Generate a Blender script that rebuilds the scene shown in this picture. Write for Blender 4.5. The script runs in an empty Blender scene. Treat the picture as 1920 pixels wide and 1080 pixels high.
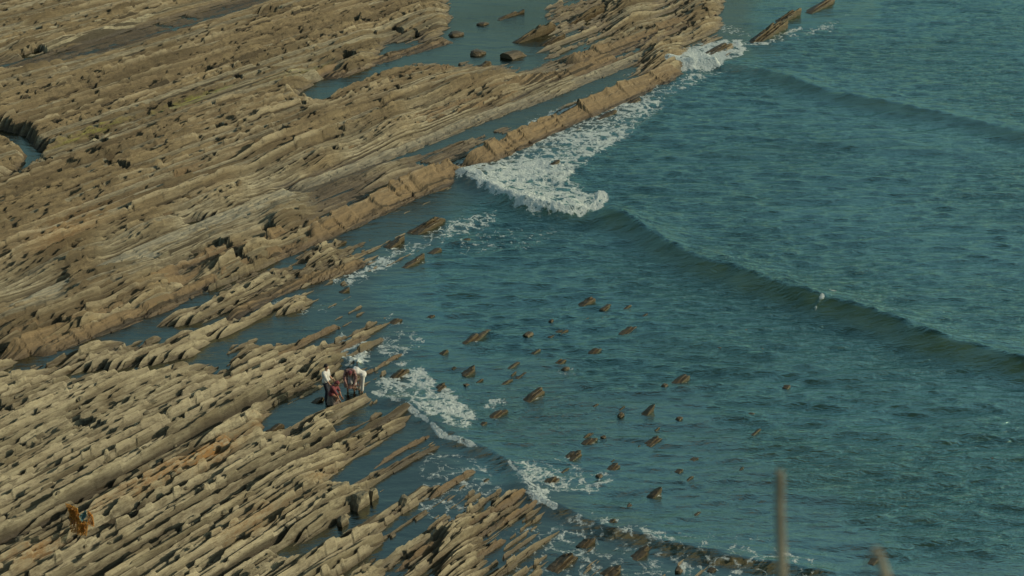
import bpy, bmesh, math, random
import numpy as np
from mathutils import Vector, Matrix

C = bpy.context.scene.collection
rad = math.radians

# ------------------------------------------------------------------ camera, sky, sun, exposure
CAM_H = 32.7
PITCH = rad(22.0)
FPX = 3440.0                      # focal length in pixels of the 1920 wide photograph
cd = bpy.data.cameras.new('camera')
cam = bpy.data.objects.new('camera', cd)
C.objects.link(cam)
cam.location = (0, 0, CAM_H)
cam.rotation_euler = (math.pi / 2 - PITCH, 0, 0)
cd.sensor_width = 36.0
cd.lens = FPX / 1920 * 36.0
cd.clip_start = 0.1
cd.clip_end = 6000
cd.dof.use_dof = True
cd.dof.focus_distance = 85
cd.dof.aperture_fstop = 2.8
bpy.context.scene.camera = cam

SUN_EL = rad(25.5)
sun_dir = Vector((1.0, 0.02, 0)).normalized() * math.cos(SUN_EL) + Vector((0, 0, math.sin(SUN_EL)))
world = bpy.data.worlds.new("World")
bpy.context.scene.world = world
world.use_nodes = True
wn = world.node_tree.nodes
bg = wn['Background']
sky = wn.new('ShaderNodeTexSky')
sky.sky_type = 'NISHITA'
sky.sun_disc = False
sky.sun_elevation = SUN_EL
sky.sun_rotation = math.atan2(sun_dir.x, sun_dir.y)
sky.air_density = 1.0
sky.dust_density = 1.5
tint = wn.new('ShaderNodeMix'); tint.data_type = 'RGBA'; tint.blend_type = 'MULTIPLY'
tint.inputs[0].default_value = 1.0
tint.inputs[7].default_value = (.86, 1.0, .80, 1)
world.node_tree.links.new(sky.outputs[0], tint.inputs[6])
world.node_tree.links.new(tint.outputs[2], bg.inputs[0])
bg.inputs[1].default_value = 0.125
sl = bpy.data.lights.new('sun', 'SUN')
sl.energy = 2.25
sl.angle = rad(0.6)
sl.color = (1.0, 0.89, 0.68)
sun = bpy.data.objects.new('sun', sl)
C.objects.link(sun)
sun.rotation_euler = sun_dir.to_track_quat('Z', 'Y').to_euler()
vs = bpy.context.scene.view_settings
vs.view_transform = 'Standard'
vs.look = 'None'
vs.gamma = 1
vs.exposure = 0.12

# ------------------------------------------------------------------ measuring helpers
ct, st = math.cos(PITCH), math.sin(PITCH)
AZ = rad(34.3)                    # strike of the rock beds, to the right of the view direction
US, UC = math.sin(AZ), math.cos(AZ)

def w2p(x, y, z=0.0):
    zc = y * ct + (CAM_H - z) * st
    yc = -(CAM_H - z) * ct + y * st
    return 960 + FPX * x / zc, 540 - FPX * yc / zc

def p2w(px, py, z=0.0):
    a = (px - 960) / FPX
    b = (540 - py) / FPX
    dy = ct + b * st
    dz = -st + b * ct
    t = (z - CAM_H) / dz
    return a * t, dy * t

def uv(x, y):
    return US * x + UC * y, UC * x - US * y

def xy(u, v):
    return US * u + UC * v, UC * u - US * v

def hsh(a, b, seed=0):
    a = a.astype(np.int64).astype(np.uint64)
    b = b.astype(np.int64).astype(np.uint64)
    h = (a * np.uint64(73856093)) ^ (b * np.uint64(19349663)) ^ np.uint64(seed * 83492791 + 12345)
    h &= np.uint64(0xffffffff)
    h ^= h >> np.uint64(16); h *= np.uint64(0x45d9f3b); h &= np.uint64(0xffffffff)
    h ^= h >> np.uint64(16); h *= np.uint64(0x45d9f3b); h &= np.uint64(0xffffffff)
    h ^= h >> np.uint64(16)
    return h.astype(np.float64) / 4294967295.0

def vn(x, y, seed=0):
    xi = np.floor(x); yi = np.floor(y)
    fx = x - xi; fy = y - yi
    fx = fx * fx * (3 - 2 * fx); fy = fy * fy * (3 - 2 * fy)
    a = hsh(xi, yi, seed); b = hsh(xi + 1, yi, seed)
    c = hsh(xi, yi + 1, seed); d = hsh(xi + 1, yi + 1, seed)
    return (a * (1 - fx) + b * fx) * (1 - fy) + (c * (1 - fx) + d * fx) * fy

def fbm(x, y, seed=0, octv=3):
    s = 0; a = 0.5; t = 0
    for k in range(octv):
        s = s + a * (vn(x * 2 ** k, y * 2 ** k, seed + k) * 2 - 1); t += a; a *= 0.5
    return s / t

def smooth(a, b, x):
    t = np.clip((x - a) / (b - a), 0, 1)
    return t * t * (3 - 2 * t)

def seg_dist(X, Y, pts, sx=1.0, sy=1.0):
    """distance to a polyline; also the signed side of the nearest segment and the run along it (0..1)"""
    best = np.full(X.shape, 1e9); side = np.zeros(X.shape); run = np.zeros(X.shape)
    n = len(pts) - 1
    for i in range(n):
        ax, ay = pts[i]; bx, by = pts[i + 1]
        dx, dy = (bx - ax) * sx, (by - ay) * sy
        qx, qy = (X - ax) * sx, (Y - ay) * sy
        L = dx * dx + dy * dy
        t = np.clip((qx * dx + qy * dy) / L, 0, 1)
        d = np.hypot(qx - t * dx, qy - t * dy)
        m = d < best
        best = np.where(m, d, best)
        side = np.where(m, np.sign(dx * qy - dy * qx), side)
        run = np.where(m, (i + t) / n, run)
    return best, side, run

def inside(X, Y, poly):
    r = np.zeros(X.shape, bool)
    j = len(poly) - 1
    for i in range(len(poly)):
        xi, yi = poly[i]; xj, yj = poly[j]
        r ^= ((yi > Y) != (yj > Y)) & (X < (xj - xi) * (Y - yi) / (yj - yi + 1e-9) + xi)
        j = i
    return r

# ------------------------------------------------------------------ plan of the shore (64-pixel survey cells laid on the ground)
# each row lists (kind of ground, number of cells) from the left; whatever is left over at the right is deep sea
# 0 deep sea, 1 reef bed, 2 shallow, 3 awash, 4 lower ribs, 5 lower ribs high, 6 outer platform, 7 upper platform, 8 pale strip, 9 pool, 10 mud
PLAN = [
    [(7, 13), (9, 3), (3, 2), (6, 1), (3, 1), (6, 1), (9, 1), (1, 4)],
    [(7, 11), (9, 5), (3, 3), (6, 1), (9, 1), (2, 1), (1, 1)],
    [(7, 9), (9, 1), (6, 5), (8, 2), (9, 2), (1, 1)],
    [(7, 12), (8, 2), (10, 1), (9, 1), (2, 2), (1, 1)],
    [(7, 10), (8, 2), (10, 2), (2, 1), (1, 2)],
    [(7, 7), (8, 2), (10, 2), (3, 1), (2, 2), (1, 1)],
    [(7, 5), (8, 3), (6, 1), (3, 1), (2, 3), (1, 1)],
    [(7, 3), (8, 3), (6, 2), (3, 1), (4, 1), (3, 1), (2, 1), (1, 1)],
    [(8, 2), (6, 3), (3, 1), (4, 3), (2, 2), (1, 2)],
    [(6, 3), (3, 2), (4, 2), (3, 1), (2, 2), (3, 1), (2, 1), (1, 2)],
    [(3, 2), (4, 4), (3, 1), (4, 3), (3, 1), (2, 1), (1, 5)],
    [(5, 8), (4, 2), (3, 1), (2, 1), (1, 9)],
    [(5, 8), (3, 1), (4, 1), (3, 2), (2, 1), (1, 9)],
    [(5, 9), (4, 1), (3, 3), (2, 1), (1, 9)],
    [(5, 10), (4, 1), (3, 5), (2, 1), (1, 8)],
    [(5, 10), (4, 1), (3, 2), (4, 1), (3, 2), (2, 3), (1, 7)],
    [(5, 10), (4, 1), (3, 2), (4, 1), (3, 2), (2, 1), (3, 1), (2, 4), (1, 8)],
]
#        height, coarse, mid, fine relief, paleness
KINDS = [
    (-2.3, .15, .2, .05, .3), (-.62, .06, .22, .12, .4), (-.34, .06, .20, .12, .5), (-.13, .06, .18, .16, .55),
    (.12, .06, .18, .22, .85), (.36, .07, .16, .24, 1.0), (.42, .19, .23, .18, .1), (.54, .20, .22, .17, .14),
    (.30, .03, .04, .05, .9), (-.24, .03, .06, .03, .3), (.03, .03, .05, .04, .1)]
PL = np.zeros((17, 30, 5)); PL[:] = KINDS[0]
for j, row in enumerate(PLAN):
    i = 0
    for kind, count in row:
        PL[j, i:i + count] = KINDS[kind]
        i += count

def plan(x, y):
    px, py = w2p(x, y, 0.25)
    u, v = uv(x, y)
    px = px + 13 * fbm(u / 7, v / 1.4, 91); py = py + 5 * fbm(u / 7, v / 1.4, 95)
    gx = np.clip(px / 64 - .5, 0, 28.999); gy = np.clip(py / 64 - .5, 0, 15.999)
    xi = gx.astype(int); yi = gy.astype(int)
    fx = (gx - xi)[..., None]; fy = (gy - yi)[..., None]
    fx = fx * fx * (3 - 2 * fx); fy = fy * fy * (3 - 2 * fy)
    return (PL[yi, xi] * (1 - fx) + PL[yi, xi + 1] * fx) * (1 - fy) + (PL[yi + 1, xi] * (1 - fx) + PL[yi + 1, xi + 1] * fx) * fy

rng = np.random.RandomState(7)
def beds(lo, hi, n):
    return -150 + np.cumsum(rng.uniform(lo, hi, n) * rng.choice([.8, 1, 1, 1.25], n))
B1 = beds(1.0, 2.6, 120)
B2 = beds(.20, .36, 800)
B3 = beds(.085, .19, 1600)

def warp_of(u, w):
    return .38 * fbm(u / 22, w / 10, 5, 2) + .05 * fbm(u / 3.0, w / 2.0, 11, 2)

def blocks(q, i, seed, soft):
    """piecewise constant random value in blocks along a bed; the joints are a few centimetres wide"""
    b = np.floor(q); g = q - b
    a0 = hsh(i, b, seed); a1 = hsh(i, b + 1, seed)
    return a0 + (a1 - a0) * smooth(1 - soft, 1, g)

def layer(u, vw, B, l0, l1, seed, slant, keep, jw):
    i = np.clip(np.searchsorted(B, vw), 1, len(B) - 1)
    th = B[i] - B[i - 1]
    f = (vw - B[i - 1]) / th
    z0 = np.zeros_like(u)
    L = l0 + (l1 - l0) * hsh(i, z0, seed) ** 1.6
    jw = np.maximum(jw, .0019 * np.abs(vw))
    q = (u + slant * f * th + .5 * l0 * (vn(u / l0, i * 1.7, seed + 3) - .5)) / L + 17 * hsh(i, z0 + 3, seed)
    r = blocks(q, i, seed + 1, np.clip(jw / L, .01, .5))
    r = keep * hsh(i, z0 + 9, seed + 2) + (1 - keep) * r
    return i, f, th, r

RIDGES = [  # px points, crest height over sea, back width, slope width, pale
    ([(1262, 112), (1180, 150), (1100, 185), (1000, 228), (930, 262), (868, 288)], .95, .2, 1.25, 0),
    ([(850, 290), (800, 318), (740, 342), (690, 365), (625, 395), (560, 420)], 1.05, .2, 1.35, 0),
    ([(630, 412), (540, 455), (420, 503), (300, 558), (190, 600), (60, 650)], .55, .12, .7, 0),
    ([(540, 420), (430, 468), (300, 528), (160, 588), (0, 648)], .85, .15, .75, 0),
    ([(1330, 42), (1210, 96), (1100, 140), (1000, 180), (880, 222), (760, 270), (640, 316), (540, 350)], .30, .12, .85, 2),
    ([(1150, 92), (1060, 128), (960, 150), (800, 205), (700, 240)], .80, .2, 1.1, 0),
    ([(850, 112), (780, 128), (700, 160), (640, 190)], .85, .2, 1.1, 0),
    ([(1330, 12), (1250, 38), (1150, 78), (1060, 105)], .75, .3, 1.2, 0),
    ([(715, 248), (660, 262), (600, 276)], 0.25, .06, 0.19, 1),
    ([(840, 68), (780, 85), (700, 108), (610, 140)], .35, .4, .9, 0),
    ([(560, 80), (500, 98), (430, 120), (330, 150)], .85, .2, 1.3, 0),
    ([(700, 40), (640, 62), (560, 84)], .85, .2, 1.2, 0),
    ([(830, 0), (700, 30), (600, 62), (480, 95)], .66, .08, .7, 1),
    ([(640, 70), (480, 118), (320, 165), (120, 225)], .68, .08, .7, 1),
    ([(600, 130), (470, 175), (320, 218), (160, 268), (60, 300)], .68, .08, .6, 1),
    ([(560, 175), (420, 218), (300, 250), (160, 290)], .66, .08, .5, 1),
    ([(560, 245), (480, 275), (400, 300), (300, 335), (200, 375)], .85, .2, 1.2, 0),
    ([(440, 322), (300, 365), (180, 400), (0, 462)], .6, .08, .6, 1),
    ([(690, 478), (640, 498), (560, 520), (500, 545), (420, 590)], .42, .2, .5, 0),
    ([(780, 748), (720, 780), (640, 830), (560, 880), (460, 940), (330, 1020)], 0.36, .06, 0.16, 1),
    ([(700, 735), (640, 768), (560, 810), (480, 850), (380, 905), (250, 985)], 0.33, .06, 0.14, 1),
    ([(815, 808), (760, 835), (690, 880)], 0.16, .06, 0.12, 0),
    ([(830, 825), (700, 900), (560, 985), (480, 1030)], 0.19, .06, 0.10, 1),
    ([(895, 870), (850, 895), (800, 930)], 0.30, .06, 0.17, 0),
    ([(1000, 905), (930, 945), (860, 985), (740, 1060)], 0.36, .06, 0.19, 0),
    ([(1020, 925), (950, 968), (880, 1008)], 0.27, .06, 0.14, 0),
    ([(940, 950), (850, 1010), (760, 1070)], 0.30, .06, 0.19, 1),
    ([(960, 1000), (900, 1035), (820, 1085)], 0.20, .06, 0.14, 0),
    ([(820, 990), (740, 1035), (660, 1085)], 0.36, .06, 0.20, 1),
    ([(810, 900), (720, 958), (650, 1000), (560, 1050)], 0.32, .06, 0.19, 1),
    ([(700, 620), (640, 650), (560, 690), (480, 730)], 0.22, .06, 0.15, 0),
    ([(760, 655), (700, 690), (640, 715)], 0.13, .06, 0.12, 0),
    ([(640, 600), (560, 640), (470, 690), (380, 735)], 0.32, .06, 0.19, 0),
]
RIDGES += [
    ([(545, 352), (400, 408), (250, 470), (100, 540), (-40, 605)], .46, .2, 2.7, 2),
    ([(500, 425), (400, 462), (260, 528), (120, 585), (0, 628)], .62, .1, .45, 0),
    ([(610, 432), (500, 476), (380, 526), (240, 586), (100, 640)], .45, .1, .35, 0),
    ([(460, 415), (330, 470), (200, 520), (60, 575)], .5, .08, .35, 1),
    ([(640, 0), (520, 40), (380, 88), (200, 140)], .7, .1, .4, 0),
    ([(700, 95), (560, 140), (420, 190), (280, 235)], .72, .1, .4, 0),
    ([(980, 165), (860, 205), (740, 245), (620, 285)], .6, .1, .4, 0),
    ([(420, 360), (300, 405), (160, 450), (20, 500)], .6, .1, .4, 0),
    ([(300, 20), (180, 60), (40, 95)], .7, .1, .45, 1),
]
NOTCH = [  # px, py, length, width in metres, depth: places where whole blocks have broken out
    (382, 138, 1.6, .9, .55), (520, 88, .7, 1.3, .6), (490, 268, 1.8, .8, .6), (530, 250, .9, .9, .5), (60, 92, 2.0, 1.1, .5), (85, 348, 1.2, .9, .6),
    (215, 300, 1.1, .9, .5), (600, 412, .8, .9, .6), (500, 425, .9, .7, .5), (410, 245, .9, .9, .5), (670, 42, .8, 1.1, .5), (20, 215, 1.2, .8, .3),
    (340, 335, 1.4, .6, .5), (560, 185, .7, .8, .45), (150, 300, .8, .6, .4), (720, 210, 1.0, .6, .4), (640, 250, .6, .7, .4), (250, 190, .8, .6, .4),
    (90, 612, 1.6, .7, .6), (380, 465, 1.2, .6, .5), (750, 150, .7, .7, .4), (445, 150, .6, .6, .4), (320, 60, .8, .7, .4), (780, 60, .8, .8, .5),
    (205, 775, .9, .35, .35), (330, 790, .8, .3, .35), (60, 785, .7, .35, .3), (180, 940, .8, .35, .35), (400, 960, 1.4, .35, .35), (90, 1010, 1.6, .3, .3), (600, 900, .9, .3, .3),
]
NUV = [uv(*p2w(a, b, .4)) + (l, w, d) for a, b, l, w, d in NOTCH]
RUV = []
for pts, h, wb, ws, pl in RIDGES:
    q = [uv(*p2w(a, b, h * .75)) for a, b in pts]
    q.sort()
    ru = np.array([p[0] for p in q]); rv = np.array([p[1] for p in q])
    RUV.append((ru, rv + warp_of(ru, rv), h, wb, ws, pl))
CHAN = [  # channels and pools: px points, floor height, half-width (m), strength
    ([(0, 124), (70, 118), (170, 96), (260, 68), (380, 34), (470, 4), (560, -20)], .0, 1.4),
    ([(0, 250), (30, 262), (60, 285)], -.1, .5),
    ([(70, 290), (40, 325), (15, 350)], -.1, .35),
    ([(0, 672), (90, 666), (160, 646), (230, 630), (330, 624), (410, 606), (480, 578), (560, 548)], -.16, .55),
    ([(130, 712), (250, 700), (370, 678), (420, 642), (520, 602), (600, 590)], -.22, .55),
    ([(545, 775), (580, 760), (625, 738)], -.16, 1.0),
    ([(455, 835), (520, 800), (560, 780)], -.1, .5),
    ([(600, 175), (650, 160), (720, 128)], -.3, 1.3),
    ([(370, 420), (440, 414)], -.1, .5),
    ([(560, 355), (640, 325), (760, 288)], .05, .9),
    ([(760, 288), (900, 240), (1000, 208), (1130, 160)], -.15, .85),
    ([(640, 800), (700, 768)], -.15, .4),
    ([(640, 905), (700, 860), (760, 820)], -.12, .6),
    ([(560, 1040), (660, 985), (760, 915), (840, 860)], -.12, .6),
    ([(100, 118), (135, 116)], .05, .5),
    ([(490, 38), (512, 34)], -.1, .6),
    ([(620, 440), (560, 478), (480, 520), (380, 566), (260, 612), (100, 655)], -.03, .4),
]
CXY = []
for pts, fl, w in CHAN:
    CXY.append(([uv(*p2w(a, b, 0)) for a, b in pts], fl, w))

def base_elev(x, y):
    P = plan(x, y)
    u, v = uv(x, y)
    e = P[..., 0]
    for ci, (pts, fl, w) in enumerate(CXY):
        d, _, _ = seg_dist(u, v, pts, .8, 1.0)
        k = 1 - smooth(w * .55, w * (1.5, 2.0, 3.0)[2 if ci == 0 else 1 if ci < 3 else 0], d + .35 * fbm(u / 1.5, v / .8, 33))
        e = e * (1 - k) + np.minimum(e, fl) * k
        P[..., 1:4] *= (1 - .85 * k[..., None])
    return e, P, u, v

def rock_h(x, y, vw):
    e, P, u, v = base_elev(x, y)
    i1, f1, t1, r1 = layer(u, vw, B1, 3.0, 16.0, 101, .8, .6, .18)
    i2, f2, t2, r2 = layer(u, vw, B2, .4, 4.5, 211, .5, .45, .03)
    i3, f3, t3, r3 = layer(u, vw, B3, .35, 5.0, 307, .3, .5, .03)
    ac, am, af, pale = P[..., 1], P[..., 2], P[..., 3], P[..., 4]
    # each bed: a sharp crest on its landward edge, a dip slope towards the sea; broken into blocks along its strike
    z = e + ac * (1 - .8 * smooth(.6, .85, P[..., 4])) * ((r1 - .5) * 2.0 + (.5 - f1) * .9 * np.minimum(t1, 1.6))
    lowr = smooth(.6, .85, P[..., 4])                 # the regular thin ribs of the lower platform
    z = z + am * ((r2 ** 1.4 - .42) * (2.2 - .5 * lowr) + (.5 - f2) * (1.5 + 1.0 * lowr))
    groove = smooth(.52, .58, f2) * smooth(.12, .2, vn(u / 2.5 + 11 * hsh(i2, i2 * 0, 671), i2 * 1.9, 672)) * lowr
    z = z - .85 * af * groove
    z = z + af * ((r3 ** 1.2 - .45) * 2.2 + (.5 - f3) * 1.3)
    # hard pale beds that run on unbroken as low ribs
    rib = (hsh(i2, i2 * 0, 651) > .66) * smooth(.30, .45, vn(u / 11 + 7 * hsh(i2, i2 * 0, 652), i2 * 2.7, 653)) * (P[..., 1] > .035)
    rib = rib * smooth(-.02, .15, e) * (1 - .75 * smooth(.6, .8, P[..., 4]))
    rz_ = e + .10 + .9 * am * (.45 + .25 * (.5 - f2)) + .5 * af * (r3 - .5) * .5
    z = z + (rz_ - z) * rib * .85
    pale = np.maximum(pale, rib * .72)
    # soft beds washed out between the hard ones, cut back for part of their length
    z0 = i3 * 0.0
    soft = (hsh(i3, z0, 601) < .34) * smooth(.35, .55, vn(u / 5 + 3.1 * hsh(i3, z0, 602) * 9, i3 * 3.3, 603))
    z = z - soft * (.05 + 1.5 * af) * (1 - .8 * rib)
    soft = np.maximum(soft, groove)  # rib grooves added: damp and shade put into the same dark colour
    nt = smooth(.90, .918, vn(u / 1.4 + 9 * hsh(i1, i1 * 0, 4), i1 * 5.1, 909)) * (f1 < .75)
    nt2 = smooth(.87, .89, vn(u / .8 + 9 * hsh(i2, i2 * 0, 4), i2 * 5.1, 919)) * (f2 < .8)
    z = z - nt * (.08 + ac * 2.2) - nt2 * am * 1.0
    crest = np.zeros_like(z); quiet = np.zeros_like(z)
    for n, (ru, rv, h, wb, ws, pl) in enumerate(RUV):
        near = (u > ru[0] - 2) & (u < ru[-1] + 2)
        vc0 = np.interp(u, ru, rv)
        near &= (np.abs(vw - vc0) < ws + 1.0)
        if not near.any(): continue
        U_, W_ = u[near], vw[near]
        k0 = U_ * 0.0
        pq = min(pl, 1)
        vc = vc0[near] + .05 * fbm(U_ / 1.6, k0 + n, 51) * (1 - .8 * pq)
        q = U_ / (1.9 if h > .7 else 1.1) + .9 * fbm(U_ / 2.5, k0 + n, 53)
        jr = np.clip(.0036 * np.abs(W_) / (1.9 if h > .7 else 1.1), .06, .5)
        hb = blocks(q, k0 + n, 71, jr)
        slope = (q - np.floor(q))
        var = (.5, .22, .05)[pl]
        hh = h * (1.08 - var * (1 - hb) - .16 * (1 - pq) * np.minimum(slope / .8, (1 - slope) / .2) * hb)
        end = smooth(ru[0] - .6, ru[0] + .9, U_) * (1 - smooth(ru[-1] - .7, ru[-1] + .2, U_))
        d = W_ - vc
        stp = np.floor(d / ws * 4 + 2 * hb) / 4
        prof = np.where(d < 0, 1 - smooth(0, wb, -d), 1 - np.clip(d / ws, 0, 1) ** .9)
        broken = (blocks(q * 1.7 + 3, k0 + n, 73, np.clip(jr * 1.7, 0, .6)) > .62) & (d > 0) & (pl == 0)
        prof = np.where(broken, prof - .16 * (1 - np.abs((d / ws * 3) % 1)), prof)
        rz = hh * prof * end - .15 * (1 - end) - .4 * (prof <= 0)
        zz = z[near]
        slab = (rz > zz) & (prof > 0) & (end > .1)
        zz = np.where(slab, rz + (.10 * (r3[near] - .5) + .05 * (r2[near] - .5) if pl == 2 else 0) + .03 * fbm(U_ / .5, W_ / .25, 61, 2) - .05 * smooth(.6, .7, vn(q * 3, W_ / .35, 63)) * (d > .1), zz)
        z[near] = zz
        crest[near] = np.where(slab & (pl == 0), .3 + .7 * np.clip(d / ws, 0, 1), np.where(slab, 0, crest[near]))
        pale[near] = np.where(slab, (.05, 1.0, 1.5)[pl], pale[near])
        quiet[near] = np.where(slab & (pl == 2), 1, quiet[near])
    rag = smooth(.50, .62, vn(u / 9, v / 1.3, 811)) * (1 - .6 * P[..., 4]) * (1 - rib)
    rub = fbm(u / .35, v / .16, 41, 3)
    z = z + (.55 - .2 * lowr) * rub * ((.010 + .12 * af + .06 * am) * (1 - .6 * rib) + .10 * rag * (am > .12)) * (1 - .7 * quiet)
    chunk = vn(u / .55 + 3 * vn(u, v, 815), v / .3, 813)
    z = z + rag * (1 - quiet) * (np.floor(chunk * 5) / 5 - .45) * .9 * am
    for (nu, nv_, nl, nw, nd) in NUV:
        m = (np.abs(u - nu) < nl) & (np.abs(v - nv_) < nw)
        if m.any():
            a_ = np.abs(u[m] - nu + .2 * (v[m] - nv_)) / (nl / 2); b_ = np.abs(v[m] - nv_) / (nw / 2)
            k_ = (1 - smooth(.8, 1.1, a_)) * (1 - smooth(.75, 1.1, b_ + .25 * fbm(u[m] / .4, v[m] / .4, 821)))
            z[m] = z[m] - nd * k_
    cob = fbm(u / .8, v / .45, 47, 2)
    z = z + np.maximum(cob - .3, 0) * .25 * am * (1 - quiet) * (1 - lowr)
    edge = (1 - smooth(.12, .42, f2)) * (.55 + .45 * lowr)  # weathered crests; paler colour also stands in for shadow contrast between ribs
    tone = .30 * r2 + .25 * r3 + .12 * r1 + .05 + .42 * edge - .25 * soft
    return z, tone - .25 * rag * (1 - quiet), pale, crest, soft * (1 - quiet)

# ------------------------------------------------------------------ mesh helpers
def mesh_from(name, co, faces, mats, smooth_=False, attrs=None):
    me = bpy.data.meshes.new(name)
    n = len(co); m = len(faces)
    me.vertices.add(n); me.vertices.foreach_set('co', np.ascontiguousarray(co, np.float32).ravel())
    k = faces.shape[1]
    me.loops.add(m * k); me.loops.foreach_set('vertex_index', np.ascontiguousarray(faces, np.int32).ravel())
    me.polygons.add(m)
    me.polygons.foreach_set('loop_start', np.arange(0, m * k, k, dtype=np.int32))
    me.polygons.foreach_set('use_smooth', np.full(m, smooth_))
    me.update(calc_edges=True)
    if attrs:
        for a, val in attrs.items():
            at = me.attributes.new(a, 'FLOAT', 'POINT')
            at.data.foreach_set('value', np.ascontiguousarray(val, np.float32).ravel())
    for mt in mats: me.materials.append(mt)
    return me

def link(name, me, parent=None, loc=(0, 0, 0)):
    o = bpy.data.objects.new(name, me)
    C.objects.link(o)
    o.location = loc
    if parent: o.parent = parent
    return o

def grid_faces(nr, nc, mask=None):
    a = (np.arange(nr - 1)[:, None] * nc + np.arange(nc - 1)[None, :])
    f = np.stack([a, a + 1, a + 1 + nc, a + nc], -1)
    if mask is not None: f = f[mask]
    return f.reshape(-1, 4)

def compact(co, f, attrs):
    used = np.zeros(len(co), bool); used[f.ravel()] = True
    idx = np.cumsum(used) - 1
    return co[used], idx[f], {k: v[used] for k, v in attrs.items()}

# ------------------------------------------------------------------ materials
def new_mat(name):
    m = bpy.data.materials.new(name); m.use_nodes = True
    nt = m.node_tree
    for n in list(nt.nodes): nt.nodes.remove(n)
    out = nt.nodes.new('ShaderNodeOutputMaterial')
    return m, nt, out

class N:
    def __init__(s, nt): s.nt = nt
    def n(s, t, **kw):
        x = s.nt.nodes.new(t)
        for k, v in kw.items(): setattr(x, k, v)
        return x
    def l(s, a, b): s.nt.links.new(a, b)
    def put(s, sock, v):
        if isinstance(v, (int, float, tuple)): sock.default_value = v
        else: s.l(v, sock)
    def math(s, op, a, b=0.0, c=None, clamp=False):
        x = s.n('ShaderNodeMath', operation=op, use_clamp=clamp)
        s.put(x.inputs[0], a); s.put(x.inputs[1], b)
        if c is not None: s.put(x.inputs[2], c)
        return x.outputs[0]
    def mapr(s, v, a, b, c=0., d=1.):
        x = s.n('ShaderNodeMapRange'); x.clamp = True
        x.interpolation_type = 'SMOOTHSTEP'
        s.put(x.inputs[0], v)
        for i, q in enumerate((a, b, c, d)): s.put(x.inputs[i + 1], q)
        return x.outputs[0]
    def mix(s, f, a, b, mode='MIX'):
        x = s.n('ShaderNodeMix', data_type='RGBA', blend_type=mode)
        s.put(x.inputs[0], f)
        for i, q in ((6, a), (7, b)):
            if isinstance(q, tuple): q = q + (1.,) if len(q) == 3 else q
            s.put(x.inputs[i], q)
        return x.outputs[2]
    def noise(s, vec, scale, detail=4, rough=.55, dist=0.):
        x = s.n('ShaderNodeTexNoise'); s.l(vec, x.inputs['Vector'])
        x.inputs['Scale'].default_value = scale; x.inputs['Detail'].default_value = detail
        x.inputs['Roughness'].default_value = rough; x.inputs['Distortion'].default_value = dist
        return x.outputs[0]
    def mapping(s, vec, rot=(0, 0, 0), scale=(1, 1, 1)):
        x = s.n('ShaderNodeMapping'); s.l(vec, x.inputs[0])
        x.inputs['Rotation'].default_value = rot; x.inputs['Scale'].default_value = scale
        return x.outputs[0]
    def attr(s, name):
        return s.n('ShaderNodeAttribute', attribute_name=name).outputs['Fac']

ROT = math.pi / 2 - AZ            # strike direction measured from +x

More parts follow.
